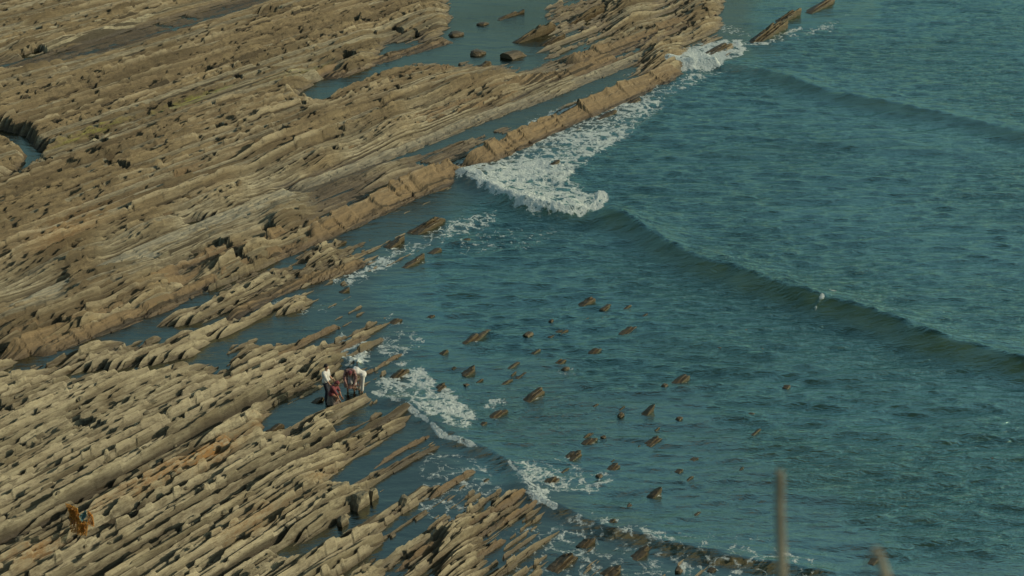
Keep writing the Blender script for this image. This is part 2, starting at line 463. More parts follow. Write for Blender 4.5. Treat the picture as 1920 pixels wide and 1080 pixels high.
def rock_mat(name, terrain=False, pale=.4, wet=0.):
    m, nt, out = new_mat(name); g = N(nt)
    tc = g.n('ShaderNodeTexCoord').outputs['Object']
    loc = g.mapping(tc, rot=(0, 0, -ROT)) if terrain else tc
    fine = g.noise(g.mapping(loc, scale=(.5, 4.5, 3.0)), 1.6, 5, .6)
    band = g.noise(g.mapping(loc, scale=(.10, 1.3, .7)), 1.0, 4, .6)
    blot = g.noise(loc, .55, 5, .6)
    spk = g.noise(g.mapping(loc, scale=(.45, 1.2, 1)), 5, 6, .72)
    if terrain:
        zone0 = g.attr('pale'); zone = g.math('MINIMUM', zone0, 1.0); tone = g.attr('tone'); crest = g.attr('crest'); algae = g.attr('algae'); green = g.attr('green')
    else:
        zone = pale; zone0 = 0.; tone = .5; crest = 0.; algae = 0.; green = 0.
    brown = g.mix(g.mapr(band, .33, .62), (.078, .055, .028), (.215, .156, .082))
    palec = g.mix(g.mapr(band, .3, .65), (.19, .162, .100), (.40, .35, .232))
    col = g.mix(zone, brown, palec)
    col = g.mix(g.mapr(fine, .36, .66), g.mix(.6, col, (.10, .075, .045)), col)
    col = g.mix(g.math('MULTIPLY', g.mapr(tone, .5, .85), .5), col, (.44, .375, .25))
    col = g.mix(g.math('MULTIPLY', g.mapr(blot, .52, .7), .4), col, (.15, .11, .06))
    col = g.mix(g.math('MULTIPLY', g.mapr(spk, .48, .66), .6), col, (.075, .06, .038))
    col = g.mix(g.math('MULTIPLY', g.mapr(crest, .0, .5), .6), col, (.235, .158, .085))
    if terrain:
        col = g.mix(g.math('MULTIPLY', g.attr('soft'), .85), col, (.048, .038, .024))  # soft beds, plus rib groove shade and damp painted dark
        col = g.mix(g.math('MULTIPLY', algae, g.mapr(spk, .35, .6)), col, (.30, .155, .05))
        col = g.mix(g.math('MULTIPLY', green, g.mapr(fine, .4, .6)), col, (.20, .20, .04))
    if terrain: col = g.mix(g.math('MULTIPLY', g.mapr(zone0, 1.05, 1.4), .75), col, g.mix(g.mapr(fine, .3, .7), (.22, .19, .13), (.37, .325, .23)))
    pos = g.n('ShaderNodeSeparateXYZ'); g.l(g.n('ShaderNodeNewGeometry').outputs['Position'], pos.inputs[0])
    zz = g.math('ADD', g.math('SUBTRACT', pos.outputs[2], wet), g.math('MULTIPLY', blot, -.35))
    w = g.mapr(zz, -.16, .16, 1., 0.)
    deep = g.mapr(pos.outputs[2], -.16, -.02, 1., 0.)
    col = g.mix(g.math('MULTIPLY', w, .72), col, g.mix(.35, g.mix(1., col, (.34, .30, .24), 'MULTIPLY'), (.085, .055, .025)))
    col = g.mix(g.math('MULTIPLY', deep, .78), col, g.mix(g.mapr(fine, .35, .6), (.10, .08, .04), (.22, .16, .085)))
    b = g.n('ShaderNodeBsdfPrincipled'); g.l(col, b.inputs['Base Color'])
    g.put(b.inputs['Roughness'], g.mapr(w, 0., 1., .9, .45))
    b.inputs['Specular IOR Level'].default_value = .3
    bump = g.n('ShaderNodeBump'); bump.inputs['Strength'].default_value = 1.0; bump.inputs['Distance'].default_value = .07
    hgt = g.math('ADD', g.math('MULTIPLY', fine, 1.2), g.math('MULTIPLY', spk, .8))
    g.l(hgt, bump.inputs['Height']); g.l(bump.outputs[0], b.inputs['Normal'])
    g.l(b.outputs[0], out.inputs[0])
    return m

def simple_mat(name, col, rough=.8, var=.25, scale=20, spec=.3, sheen=False, trans=0.):
    m, nt, out = new_mat(name); g = N(nt)
    tc = g.n('ShaderNodeTexCoord').outputs['Object']
    n_ = g.noise(tc, scale, 4)
    dark = tuple(c * (1 - var) for c in col); lite = tuple(min(1, c * (1 + var)) for c in col)
    c = g.mix(g.mapr(n_, .35, .65), dark, lite)
    b = g.n('ShaderNodeBsdfPrincipled'); g.l(c, b.inputs['Base Color'])
    b.inputs['Roughness'].default_value = rough; b.inputs['Specular IOR Level'].default_value = spec
    if trans:
        t = g.n('ShaderNodeBsdfTranslucent'); g.l(c, t.inputs[0])
        mx = g.n('ShaderNodeMixShader'); mx.inputs[0].default_value = trans
        g.l(b.outputs[0], mx.inputs[1]); g.l(t.outputs[0], mx.inputs[2]); g.l(mx.outputs[0], out.inputs[0])
    else:
        g.l(b.outputs[0], out.inputs[0])
    return m

M_TERR = rock_mat('bedded_rock', True)
M_ROCK = rock_mat('sea_rock_brown', False, .12, .22)
M_ROCKP = rock_mat('sea_rock_pale', False, .95)

def water_mat():
    m, nt, out = new_mat('sea_water'); g = N(nt)
    tc = g.n('ShaderNodeTexCoord').outputs['Object']
    depth = g.attr('depth'); foam = g.attr('foam'); calm = g.attr('calm')
    # ripples finer than the mesh
    r1 = g.noise(g.mapping(tc, rot=(0, 0, rad(8)), scale=(.55, 1.5, 1)), 1.7, 5, .62, .3)
    r2 = g.noise(g.mapping(tc, rot=(0, 0, rad(-20)), scale=(.8, 1.5, 1)), 4.5, 3, .6)
    bump = g.n('ShaderNodeBump'); bump.inputs['Distance'].default_value = .17
    g.put(bump.inputs['Strength'], g.math('MULTIPLY', g.math('MULTIPLY', calm, g.mapr(g.noise(tc, .07, 3), .35, .65, .65, 1.35)), g.math('SUBTRACT', .9, g.math('MULTIPLY', g.attr('thin'), .5))))
    g.l(g.math('ADD', r1, g.math('MULTIPLY', r2, .5)), bump.inputs['Height'])
    patch = g.noise(g.mapping(tc, rot=(0, 0, rad(12)), scale=(.5, 1.2, 1)), .16, 3, .5)
    body = g.mix(g.mapr(patch, .35, .65), (.010, .051, .055), (.019, .062, .052))
    body = g.mix(g.attr('blue'), body, (.006, .036, .055))
    body = g.mix(g.attr('murk'), body, (.040, .070, .036))
    body = g.mix(g.mapr(depth, .3, 1.6), (.045, .052, .040), body)
    body = g.mix(g.math('MULTIPLY', g.attr('thin'), .8), body, (.095, .150, .075))  # wave faces brightened in colour for light passing through the water
    dif = g.n('ShaderNodeBsdfDiffuse'); g.l(body, dif.inputs[0])
    tr = g.n('ShaderNodeBsdfTransparent'); tr.inputs[0].default_value = (.92, .93, .84, 1)
    clear = g.math('POWER', 2.718, g.math('MULTIPLY', depth, -.75))
    clear = g.math('MULTIPLY', clear, .97)
    bm = g.n('ShaderNodeMixShader'); g.l(clear, bm.inputs[0]); g.l(dif.outputs[0], bm.inputs[1]); g.l(tr.outputs[0], bm.inputs[2])
    gl = g.n('ShaderNodeBsdfGlossy'); gl.inputs['Roughness'].default_value = .12
    g.l(g.mix(g.mapr(depth, .2, .9), (.26, .28, .235), (.345, .50, .45)), gl.inputs[0])
    g.l(bump.outputs[0], gl.inputs['Normal'])
    thn = g.attr('thin')
    fr = g.n('ShaderNodeFresnel'); fr.inputs[0].default_value = 1.33; g.l(bump.outputs[0], fr.inputs['Normal'])
    ws = g.n('ShaderNodeMixShader'); g.l(g.math('MULTIPLY', fr.outputs[0], g.math('SUBTRACT', 1.0, g.math('MULTIPLY', thn, .65))), ws.inputs[0]); g.l(bm.outputs[0], ws.inputs[1]); g.l(gl.outputs[0], ws.inputs[2])
    # foam: a torn lace that closes up where the foam is thick
    wv = g.n('ShaderNodeTexNoise'); wv.inputs['Scale'].default_value = 1.1; wv.inputs['Detail'].default_value = 4
    g.l(tc, wv.inputs['Vector'])
    vm = g.n('ShaderNodeVectorMath', operation='MULTIPLY_ADD'); g.l(wv.outputs['Color'], vm.inputs[0])
    vm.inputs[1].default_value = (1.5, 1.5, 0); g.l(tc, vm.inputs[2])
    vo = g.n('ShaderNodeTexVoronoi', feature='DISTANCE_TO_EDGE'); g.l(g.mapping(vm.outputs[0], scale=(1, .62, 0)), vo.inputs['Vector']); vo.inputs['Scale'].default_value = 1.5
    vo2 = g.n('ShaderNodeTexVoronoi', feature='DISTANCE_TO_EDGE'); g.l(g.mapping(vm.outputs[0], scale=(1, .7, 0)), vo2.inputs['Vector']); vo2.inputs['Scale'].default_value = 4.2
    brk = g.noise(tc, 2.6, 7, .72)
    lace = g.math('ADD', vo.outputs[0], g.math('MULTIPLY', vo2.outputs[0], .6))
    lace = g.math('ADD', lace, g.math('MULTIPLY', g.math('SUBTRACT', .55, brk), 1.0))
    th = g.math('MULTIPLY', g.math('SUBTRACT', foam, .28), .62)
    fm = g.mapr(g.math('SUBTRACT', th, lace), -.15, .10)
    fm = g.math('MULTIPLY', fm, g.mapr(foam, .03, .2))
    fb = g.n('ShaderNodeBump'); fb.inputs['Strength'].default_value = .9; fb.inputs['Distance'].default_value = .12
    g.l(g.math('ADD', brk, g.noise(tc, 9, 3)), fb.inputs['Height'])
    fd = g.n('ShaderNodeBsdfPrincipled'); fd.inputs['Base Color'].default_value = (.54, .57, .52, 1); fd.inputs['Roughness'].default_value = .8
    g.l(fb.outputs[0], fd.inputs['Normal'])
    fs = g.n('ShaderNodeMixShader'); g.l(fm, fs.inputs[0]); g.l(ws.outputs[0], fs.inputs[1]); g.l(fd.outputs[0], fs.inputs[2])
    g.l(fs.outputs[0], out.inputs[0])
    return m
M_WATER = water_mat()

# ------------------------------------------------------------------ terrain: the bedded rock platform
def build_terrain():
    vlo, vhi = 16.0, 125.0
    nv, nt_ = 1300, 1350
    vv = -vhi * (vlo / vhi) ** (np.arange(nv) / (nv - 1))
    edges = np.concatenate([B2, B3]); edges = edges[(edges > -vhi) & (edges < -vlo)]
    gap = np.min(np.abs(vv[:, None] - edges[None, :]), 1)
    vv = np.sort(np.concatenate([vv[gap > .012], edges - .006, edges + .006]))
    nv = len(vv)
    tt = np.linspace(.70, 3.3, nt_)
    V = np.repeat(vv[:, None], nt_, 1)
    U = np.abs(V) * tt[None, :]
    W = V
    V = W - warp_of(U, W)
    X, Y = xy(U, V)
    px, py = w2p(X, Y, 0)
    keep = (px > -260) & (px < 2100) & (py > -130) & (py < 1330)
    # only where rock lies near or above the water; a coarse sea bed carries on from there
    idx = np.where(keep.ravel())[0]
    Z = np.full(X.size, -3.0); T = np.zeros(X.size); P = np.zeros(X.size); K = np.zeros(X.size); S = np.zeros(X.size)
    Xf, Yf, Wf = X.ravel(), Y.ravel(), W.ravel()
    for a in range(0, len(idx), 250000):
        q = idx[a:a + 250000]
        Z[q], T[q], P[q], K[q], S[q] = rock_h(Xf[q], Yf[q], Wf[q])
    Zg = Z.reshape(X.shape)
    ok = keep & (Zg > -1.75)
    fm = ok[:-1, :-1] & ok[1:, :-1] & ok[:-1, 1:] & ok[1:, 1:]
    f = grid_faces(nv, nt_, fm)
    PX, PY = px.ravel(), py.ravel()
    alg = np.zeros(X.size); grn = np.zeros(X.size)
    for (cx, cy, rx, ry, s) in [(400, 868, 95, 20, 1.0), (300, 915, 90, 22, .6), (200, 965, 60, 14, .35), (620, 900, 50, 15, .4), (60, 1060, 70, 20, .6), (480, 1000, 90, 25, .3), (510, 795, 45, 18, .6), (130, 450, 80, 30, .3)]:
        c, s_ = math.cos(rad(-29)), math.sin(rad(-29))
        dx = PX - cx; dy = PY - cy
        a_ = (dx * c + dy * s_) / rx; b_ = (-dx * s_ + dy * c) / ry
        alg = np.maximum(alg, s * np.clip(1.35 - np.hypot(a_, b_), 0, 1))
    for (cx, cy, rx, ry, s) in [(345, 212, 60, 5, 1.), (395, 192, 40, 5, .9), (170, 268, 70, 6, .6), (560, 150, 70, 6, .3)]:
        c, s_ = math.cos(rad(-19)), math.sin(rad(-19))
        dx = PX - cx; dy = PY - cy
        a_ = (dx * c + dy * s_) / rx; b_ = (-dx * s_ + dy * c) / ry
        grn = np.maximum(grn, s * np.clip(1.5 - np.hypot(a_, b_), 0, 1))
    co = np.stack([Xf, Yf, Z], -1)
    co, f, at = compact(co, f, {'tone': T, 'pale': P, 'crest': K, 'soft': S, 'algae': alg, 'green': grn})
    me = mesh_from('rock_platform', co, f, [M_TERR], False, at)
    o = link('rock_platform', me); o['kind'] = 'structure'; o['label'] = 'tilted brown rock beds of the tidal platform'
    return o
build_terrain()

def build_seabed():
    a = np.concatenate([-np.geomspace(2500, 60, 14), np.linspace(-55, 55, 150), np.geomspace(60, 2500, 14)])
    b = np.concatenate([-np.geomspace(300, 20, 4), np.linspace(5, 190, 240), np.geomspace(200, 3000, 14)])
    X, Y = np.meshgrid(a, b)
    e, P, u, v = base_elev(X.ravel(), Y.ravel())
    Z = np.minimum(e, .6) - .55
    Z = np.where(np.abs(X.ravel()) > 56, np.where(X.ravel() > 0, -3, .1), Z)
    co = np.stack([X.ravel(), Y.ravel(), Z], -1)
    f = grid_faces(len(b), len(a))
    z = np.zeros(len(co))
    me = mesh_from('seabed', co, f, [M_TERR], True, {'tone': z + .3, 'pale': z + .3, 'crest': z, 'soft': z, 'algae': z, 'green': z})
    o = link('seabed', me); o['kind'] = 'structure'
build_seabed()

# ------------------------------------------------------------------ water
CRESTS = [  # px points left to right, height, front width, back width, ragged
    ([(1105, 392), (1180, 425), (1330, 500), (1420, 532), (1500, 556), (1600, 590), (1750, 640), (1920, 690), (2100, 740)], .72, .95, 1.4),
    ([(1330, 118), (1400, 128), (1500, 160), (1620, 192), (1690, 206), (1760, 216), (1900, 248), (2050, 275)], .42, 1.1, 2.2),
    ([(835, 318), (880, 336), (940, 366), (1000, 392), (1060, 402), (1110, 396)], .5, .7, 1.8),
    ([(1240, 112), (1300, 122), (1350, 120)], .55, .7, 1.5),
    ([(700, 732), (760, 756), (800, 795), (850, 828), (900, 842), (960, 868), (1000, 925), (1060, 950), (1150, 992), (1240, 1012), (1330, 1030), (1500, 1062), (1600, 1085)], .22, .5, 1.3),
    ([(1290, 290), (1450, 270), (1650, 262), (1900, 300)], .14, 1.2, 2.0),
    ([(1150, 610), (1350, 650), (1600, 700), (1900, 800)], .10, 1.5, 2.2),
]
CW = [([p2w(a, b, 0) for a, b in pts], A, wf, wb) for pts, A, wf, wb in CRESTS]

FOAM_POLY = [  # closed areas: px polygon, strength, soft edge px
    ([(835, 305), (880, 292), (960, 262), (1040, 238), (1130, 195), (1230, 160), (1262, 178), (1235, 215), (1180, 262), (1110, 300), (1075, 335), (1125, 362), (1130, 380), (1090, 402), (1000, 392), (920, 360)], .60, 34),
    ([(890, 318), (1000, 290), (1080, 320), (1070, 350), (1120, 372), (1060, 398), (960, 372)], .8, 26),
    ([(1238, 108), (1262, 92), (1330, 78), (1390, 72), (1405, 95), (1385, 112), (1330, 130), (1270, 130)], .92, 18),
    ([(1120, 190), (1230, 160), (1300, 130), (1380, 130), (1300, 165), (1220, 200)], .42, 25),
    ([(600, 530), (640, 505), (740, 462), (840, 410), (930, 392), (940, 420), (840, 455), (760, 490), (660, 540)], .50, 28),
    ([(840, 430), (960, 420), (1080, 430), (1000, 470), (860, 480)], .30, 25),
    ([(640, 620), (690, 640), (700, 690), (650, 690), (610, 650)], .62, 15),
    ([(700, 705), (790, 690), (860, 740), (900, 780), (880, 820), (820, 800), (770, 768), (705, 742)], .74, 18),
    ([(880, 770), (920, 745), (960, 750), (930, 790)], .46, 15),
    ([(950, 870), (1050, 860), (1160, 890), (1130, 930), (1030, 930), (985, 930)], .46, 20),
    ([(985, 930), (1030, 912), (1040, 940), (1010, 955)], .8, 14),
    ([(1140, 985), (1180, 992), (1250, 1000), (1290, 1030), (1210, 1020), (1150, 1002)], .74, 16),
    ([(950, 990), (1130, 960), (1300, 1010), (1320, 1090), (900, 1090)], .40, 35),
    ([(1280, 1010), (1420, 1020), (1560, 1050), (1550, 1090), (1300, 1090)], .36, 30),
    ([(780, 840), (900, 850), (960, 920), (860, 1000), (780, 960)], .33, 30),
    ([(1300, 950), (1340, 1000), (1480, 1010), (1500, 1060), (1330, 1050)], .26, 25),
    ([(470, 560), (560, 550), (640, 580), (560, 600)], .36, 20),
    ([(1040, 690), (1080, 680), (1080, 705), (1050, 710)], .35, 10),
    ([(730, 580), (800, 640), (760, 700), (700, 660)], .36, 20),
    ([(850, 270), (930, 240), (1130, 160), (1180, 120), (1240, 110), (1210, 140), (1000, 225)], .20, 18),
    ([(1300, 20), (1420, 60), (1500, 60), (1600, 20), (1560, 60), (1440, 85), (1350, 60)], .42, 18),
    ([(1100, 20), (1160, 40), (1300, 10), (1250, 0)], .25, 20),
]
FOAM_LINE = [  # px polyline, half width px, strength
    ([(835, 312), (870, 326), (930, 358), (1000, 388), (1060, 398), (1112, 392), (1128, 372)], 13, 1.0),
    ([(1245, 110), (1300, 120), (1345, 118)], 13, 1.0),
    ([(700, 735), (750, 756), (790, 785), (830, 820), (895, 842)], 5, .85),
    ([(1000, 232), (1100, 190), (1230, 160)], 9, .74),
    ([(955, 872), (985, 905), (1010, 928)], 3, .6),
    ([(985, 928), (1010, 938), (1040, 955)], 4.5, .75),
    ([(1150, 993), (1190, 1008), (1230, 1014)], 5, .8),
    ([(1490, 548), (1502, 551)], 5, .85), ([(1529, 583), (1540, 573)], 4.5, .95), ([(1556, 553), (1566, 558)], 4, .8),
    ([(1435, 530), (1445, 534)], 3, .6),
    ([(640, 672), (668, 680)], 9, .95),
    ([(920, 752), (945, 750)], 3, .7),
    ([(870, 640), (895, 640)], 3, .55), ([(985, 748), (1015, 745)], 4, .55), ([(1205, 776), (1222, 778)], 3, .55), ([(1218, 928), (1240, 930)], 3.5, .55),
    ([(1268, 716), (1288, 716)], 3, .5), ([(1218, 830), (1240, 830)], 3, .5), ([(1095, 832), (1115, 830)], 3, .55), ([(1060, 860), (1090, 858)], 4, .6),
    ([(1140, 880), (1160, 878)], 3, .5), ([(785, 440), (840, 425)], 4, .6), ([(725, 466), (755, 462)], 4, .6), ([(760, 500), (800, 492)], 4, .6), ([(1400, 82), (1440, 80), (1500, 52)], 5, .65),
    ([(1020, 316), (1055, 312)], 4, .8), ([(640, 502), (695, 488)], 4, .5), ([(500, 575), (560, 555)], 4, .5), ([(1090, 1022), (1120, 1018)], 4, .55),
]

def water_fields(X, Y):
    px, py = w2p(X, Y, 0)
    foam = np.zeros(X.shape)
    u, v = uv(X, Y)
    wob = 9 * fbm(X / .6, Y / 1.2, 77, 4)
    for poly, s, soft in FOAM_POLY:
        bx = [p[0] for p in poly]; by = [p[1] for p in poly]
        sel = (px > min(bx) - soft) & (px < max(bx) + soft) & (py > min(by) - soft) & (py < max(by) + soft)
        if not sel.any(): continue
        a, b = px[sel], py[sel]
        d, _, _ = seg_dist(a, b, poly + [poly[0]], 1, 1.6)
        d = np.where(inside(a, b, poly), d, -d) + wob[sel]
        foam[sel] = np.maximum(foam[sel], s * smooth(-soft * .35, soft * .65, d))
    for ln, w, s in FOAM_LINE:
        bx = [p[0] for p in ln]; by = [p[1] for p in ln]
        sel = (px > min(bx) - 3 * w) & (px < max(bx) + 3 * w) & (py > min(by) - 3 * w) & (py < max(by) + 3 * w)
        if not sel.any(): continue
        d, _, _ = seg_dist(px[sel], py[sel], ln, 1, 1.25)
        foam[sel] = np.maximum(foam[sel], s * (1 - smooth(.55 * w, 1.5 * w, d + wob[sel] * min(1, w / 9))))
    # swell
    h = np.zeros(X.shape); thin = np.zeros(X.shape)
    for n, (pts, A, wf, wb) in enumerate(CW):
        wx = X + .5 * fbm(X / 3.5, Y / 3.5, 200 + n); wy = Y + .6 * fbm(X / 3.0, Y / 3.0, 230 + n)
        d, sd, run = seg_dist(wx, wy, pts)
        k = smooth(0, .08, run) * (1 - smooth(.9, 1, run))
        amp = A * (.8 + .35 * fbm(X / 3, Y / 3, 260 + n)) * k
        front = sd < 0
        h += amp * np.where(front, np.exp(-(d / wf) ** 1.35), np.exp(-(d / wb) ** 1.35))
        thin = np.maximum(thin, np.where(front, smooth(.02, .3, d) * np.exp(-(d / (wf * 1.5)) ** 4), 0) * np.clip(amp / .6, 0, 1))
        h -= .25 * amp * np.exp(-((d - wf * 2) / (wf * 1.3)) ** 2) * front
    # open-water chop: long-crested ripples coming in, fading in the pools
    e, P, _, _ = base_elev(X, Y)
    open_ = smooth(.1, 1.2, -e)
    chop = 0
    for (ang, lam, A, sd) in [(84, 2.9, .036, 1), (98, 1.7, .030, 2), (76, 1.15, .026, 3), (106, .8, .021, 4), (88, .55, .015, 5)]:
        c, s = math.cos(rad(ang)), math.sin(rad(ang))
        ph = (X * c + Y * s) / lam * 2 * math.pi + 5.0 * fbm(X / (lam * 2.6), Y / (lam * 1.8), 300 + sd)
        w = .5 + .5 * fbm(X / (lam * 3), Y / (lam * 2), 330 + sd)
        q = .5 + .5 * np.sin(ph)
        chop = chop + A * (2 * q ** 1.5 - .85) * np.clip(w + .25, 0, 1.2)
    chop = chop + .05 * fbm(X / 1.3, Y / .6, 350, 3)
    calm = .22 + .78 * open_
    h = h + chop * (.12 + .88 * open_) * (1 - .72 * np.clip(thin, 0, 1))
    foam = foam * (1 + .45 * fbm(X / 2.2, Y / 3.0, 380, 3) * (foam < .97))
    lump = np.clip(foam - .55, 0, 1) * 2.2
    h = h + lump * smooth(-.3, .4, fbm(X / 1.1, Y / 1.3, 405, 2)) * (.04 + .12 * np.abs(fbm(X / .55, Y / .8, 400, 3)))
    # splash behind the people
    d, _, _ = seg_dist(px, py, [(640, 680), (668, 688)], 1, 1)
    h = h + .32 * np.exp(-(d / 9) ** 2) * (.7 + .6 * fbm(X / .3, Y / .4, 410))
    blue = np.zeros(X.shape); murk = np.zeros(X.shape)
    nz = fbm(X / 9, Y / 14, 700, 3)
    for cx, cy, rx, ry, w in [(1150, 450, 300, 60, .8), (950, 620, 330, 60, .5), (1500, 330, 320, 70, .45), (1300, 40, 200, 60, .3)]:
        blue = np.maximum(blue, w * np.exp(-((px - cx) / rx) ** 2 - ((py - cy) / ry) ** 2))
    for cx, cy, rx, ry, w in [(1500, 900, 450, 160, .8), (1800, 1000, 300, 150, 1.), (1050, 1020, 300, 110, .8), (750, 560, 200, 60, .5), (1750, 60, 300, 90, .3)]:
        murk = np.maximum(murk, w * np.exp(-((px - cx) / rx) ** 2 - ((py - cy) / ry) ** 2))
    return h, foam, calm, e, thin, np.clip(blue * (1 + nz), 0, 1), np.clip(murk * (1 + nz), 0, 1)

def build_water():
    na, nr = 1150, 1250
    az = np.linspace(-rad(18.5), rad(18.5), na)
    az = np.concatenate([[-rad(88), -rad(60), -rad(35), -rad(24)], az, [rad(24), rad(35), rad(60), rad(88)]])
    r = np.geomspace(48, 158, nr)
    r = np.concatenate([[20, 32, 42], r, [165, 180, 220, 320, 600, 1200, 3500]])
    A, R = np.meshgrid(az, r)
    X, Y = (R * np.sin(A)).ravel(), (R * np.cos(A)).ravel()
    n = len(X)
    H = np.zeros(n); F = np.zeros(n); K = np.zeros(n); D = np.zeros(n); TH = np.zeros(n); BL = np.zeros(n); MK = np.zeros(n)
    for a in range(0, n, 250000):
        s = slice(a, a + 250000)
        H[s], F[s], K[s], e, TH[s], BL[s], MK[s] = water_fields(X[s], Y[s])
        D[s] = np.clip(-e + .05, .03, 4)
    far = (R.ravel() > 170) | (np.abs(A.ravel()) > rad(23))
    H[far] = 0; F[far] = 0
    co = np.stack([X, Y, H], -1)
    f = grid_faces(len(r), len(az))[:, ::-1]
    me = mesh_from('sea_water', co, f, [M_WATER], True, {'depth': D, 'foam': F, 'calm': K, 'thin': TH, 'blue': BL, 'murk': MK})
    o = link('sea_water', me); o['kind'] = 'structure'; o['label'] = 'teal sea with breaking waves and foam'
build_water()

# ------------------------------------------------------------------ clifftop under the camera (below the frame)
def build_cliff():
    xs = np.linspace(-60, 60, 120); ss = np.linspace(0, 1, 90)
    X, S = np.meshgrid(xs, ss)
    prof_y = np.interp(S, [0, .12, .2, .6, 1], [-40, -1, 1.2, 9, 26])
    prof_z = np.interp(S, [0, .12, .2, .6, 1], [31.2, 31.1, 30.7, 19, -.6])
    nz = fbm(X / 3, prof_y / 2 + prof_z / 2, 500, 4)
    Yc = prof_y + nz * .5 * (S > .2); Zc = prof_z + nz * .25
    co = np.stack([X.ravel(), Yc.ravel(), Zc.ravel()], -1)
    m = simple_mat('cliff_earth', (.16, .13, .07), .95, .4, 1.2)
    o = link('cliff', mesh_from('cliff', co, grid_faces(len(ss), len(xs)), [m], True)); o['kind'] = 'structure'
build_cliff()

# ------------------------------------------------------------------ ground height under things
def ground(px, py, z=0.2):
    """the point of the rock platform seen at this place of the survey picture"""
    for _ in range(4):
        x, y = p2w(px, py, z)
        u, v = uv(np.array([x]), np.array([y]))
        w = v.copy()
        for _k in range(4): w = v + warp_of(u, w)
        z = float(rock_h(np.array([x]), np.array([y]), w)[0][0])
        z = max(z, -.35)
    return x, y, z

# ------------------------------------------------------------------ single rocks: fins and boulders
def fin_mesh(seed, L, H, T, nl=3, dip=.35, peak=.85, jag=.25, mat=None, round_=0.):
    """a bundle of tilted rock layers standing on edge; local x is the strike, height peaks near +x"""
    r = random.Random(seed)
    bm = bmesh.new()
    n = max(7, int(L / .13))
    base = -.5
    for k in range(nl):
        t = T / nl
        y0 = -T / 2 + k * t
        xo = r.uniform(-.16, .16) * L; Lk = L * r.uniform(.65, 1.0); hk = H * (1.0 if k == nl // 2 else r.uniform(.5, .95))
        pk = min(.97, max(.1, peak + r.uniform(-.12, .1)))
        rows = []
        step = 0
        for i in range(n + 1):
            q = i / n
            if r.random() < .25: step = r.uniform(-jag, jag * .4)
            ramp = (q / pk) ** .8 if q < pk else max(0., 1 - ((q - pk) / (1 - pk)) ** 2 * .75)
            top = hk * ramp * (1 + step) + r.uniform(-.03, .03) * H
            top = max(top, -.1)
            x = -L / 2 + xo + q * Lk
            lean = dip * (top - base)
            j = lambda a: r.uniform(-a, a)
            th = t * r.uniform(.8, 1.1)
            yb = y0 + dip * .0
            ring = [(x + j(.02), y0 + th * 1.25 + dip * .5, base), (x + j(.02), y0 + th + j(.02) - lean * .35 + dip * .3, top * .45),
                    (x + j(.03), y0 + th * .85 - lean * .8 + dip * .3, top * .93), (x + j(.02), y0 + th * .35 - lean * .9 + dip * .3, top + j(.015)),
                    (x + j(.02), y0 + th * .05 - lean * .8 + dip * .3, top * .9), (x, y0 - .05 + dip * .2, base)]
            rows.append([bm.verts.new(p) for p in ring])
        for i in range(n):
            for a in range(6):
                b = (a + 1) % 6
                bm.faces.new((rows[i][a], rows[i][b], rows[i + 1][b], rows[i + 1][a]))
        bm.faces.new(rows[0][::-1]); bm.faces.new(rows[-1])
    bmesh.ops.recalc_face_normals(bm, faces=bm.faces)
    me = bpy.data.meshes.new('rock'); bm.to_mesh(me); bm.free()
    me.materials.append(mat or M_ROCK)
    return me

def boulder_mesh(seed, L, Wd, H, mat=None, facet=.5):
    r = random.Random(seed)
    bm = bmesh.new()
    bmesh.ops.create_cube(bm, size=1.0)
    bmesh.ops.subdivide_edges(bm, edges=bm.edges, cuts=3, use_grid_fill=True)
    planes = []
    for k in range(9):
        d = Vector((r.gauss(0, 1), r.gauss(0, 1), abs(r.gauss(0, .8)))).normalized()
        planes.append((d, r.uniform(.36, .52)))
    sx = r.uniform(-.25, .25)
    for v in bm.verts:
        p = v.co.copy()
        for d, c in planes:
            e = p.dot(d) - c
            if e > 0: p -= d * e * .95
        p.x += sx * p.z
        p += Vector((r.uniform(-1, 1), r.uniform(-1, 1), r.uniform(-1, 1))) * .022
        v.co = Vector((p.x * L, p.y * Wd, (p.z + .34) * H * 1.2))
    me = bpy.data.meshes.new('boulder'); bm.to_mesh(me); bm.free()
    me.materials.append(mat or M_ROCKP)
    return me

STRIKE = rad(90) - AZ
def tag(o, label, cat, group=None):
    o['label'] = label; o['category'] = cat
    if group: o['group'] = group
    return o

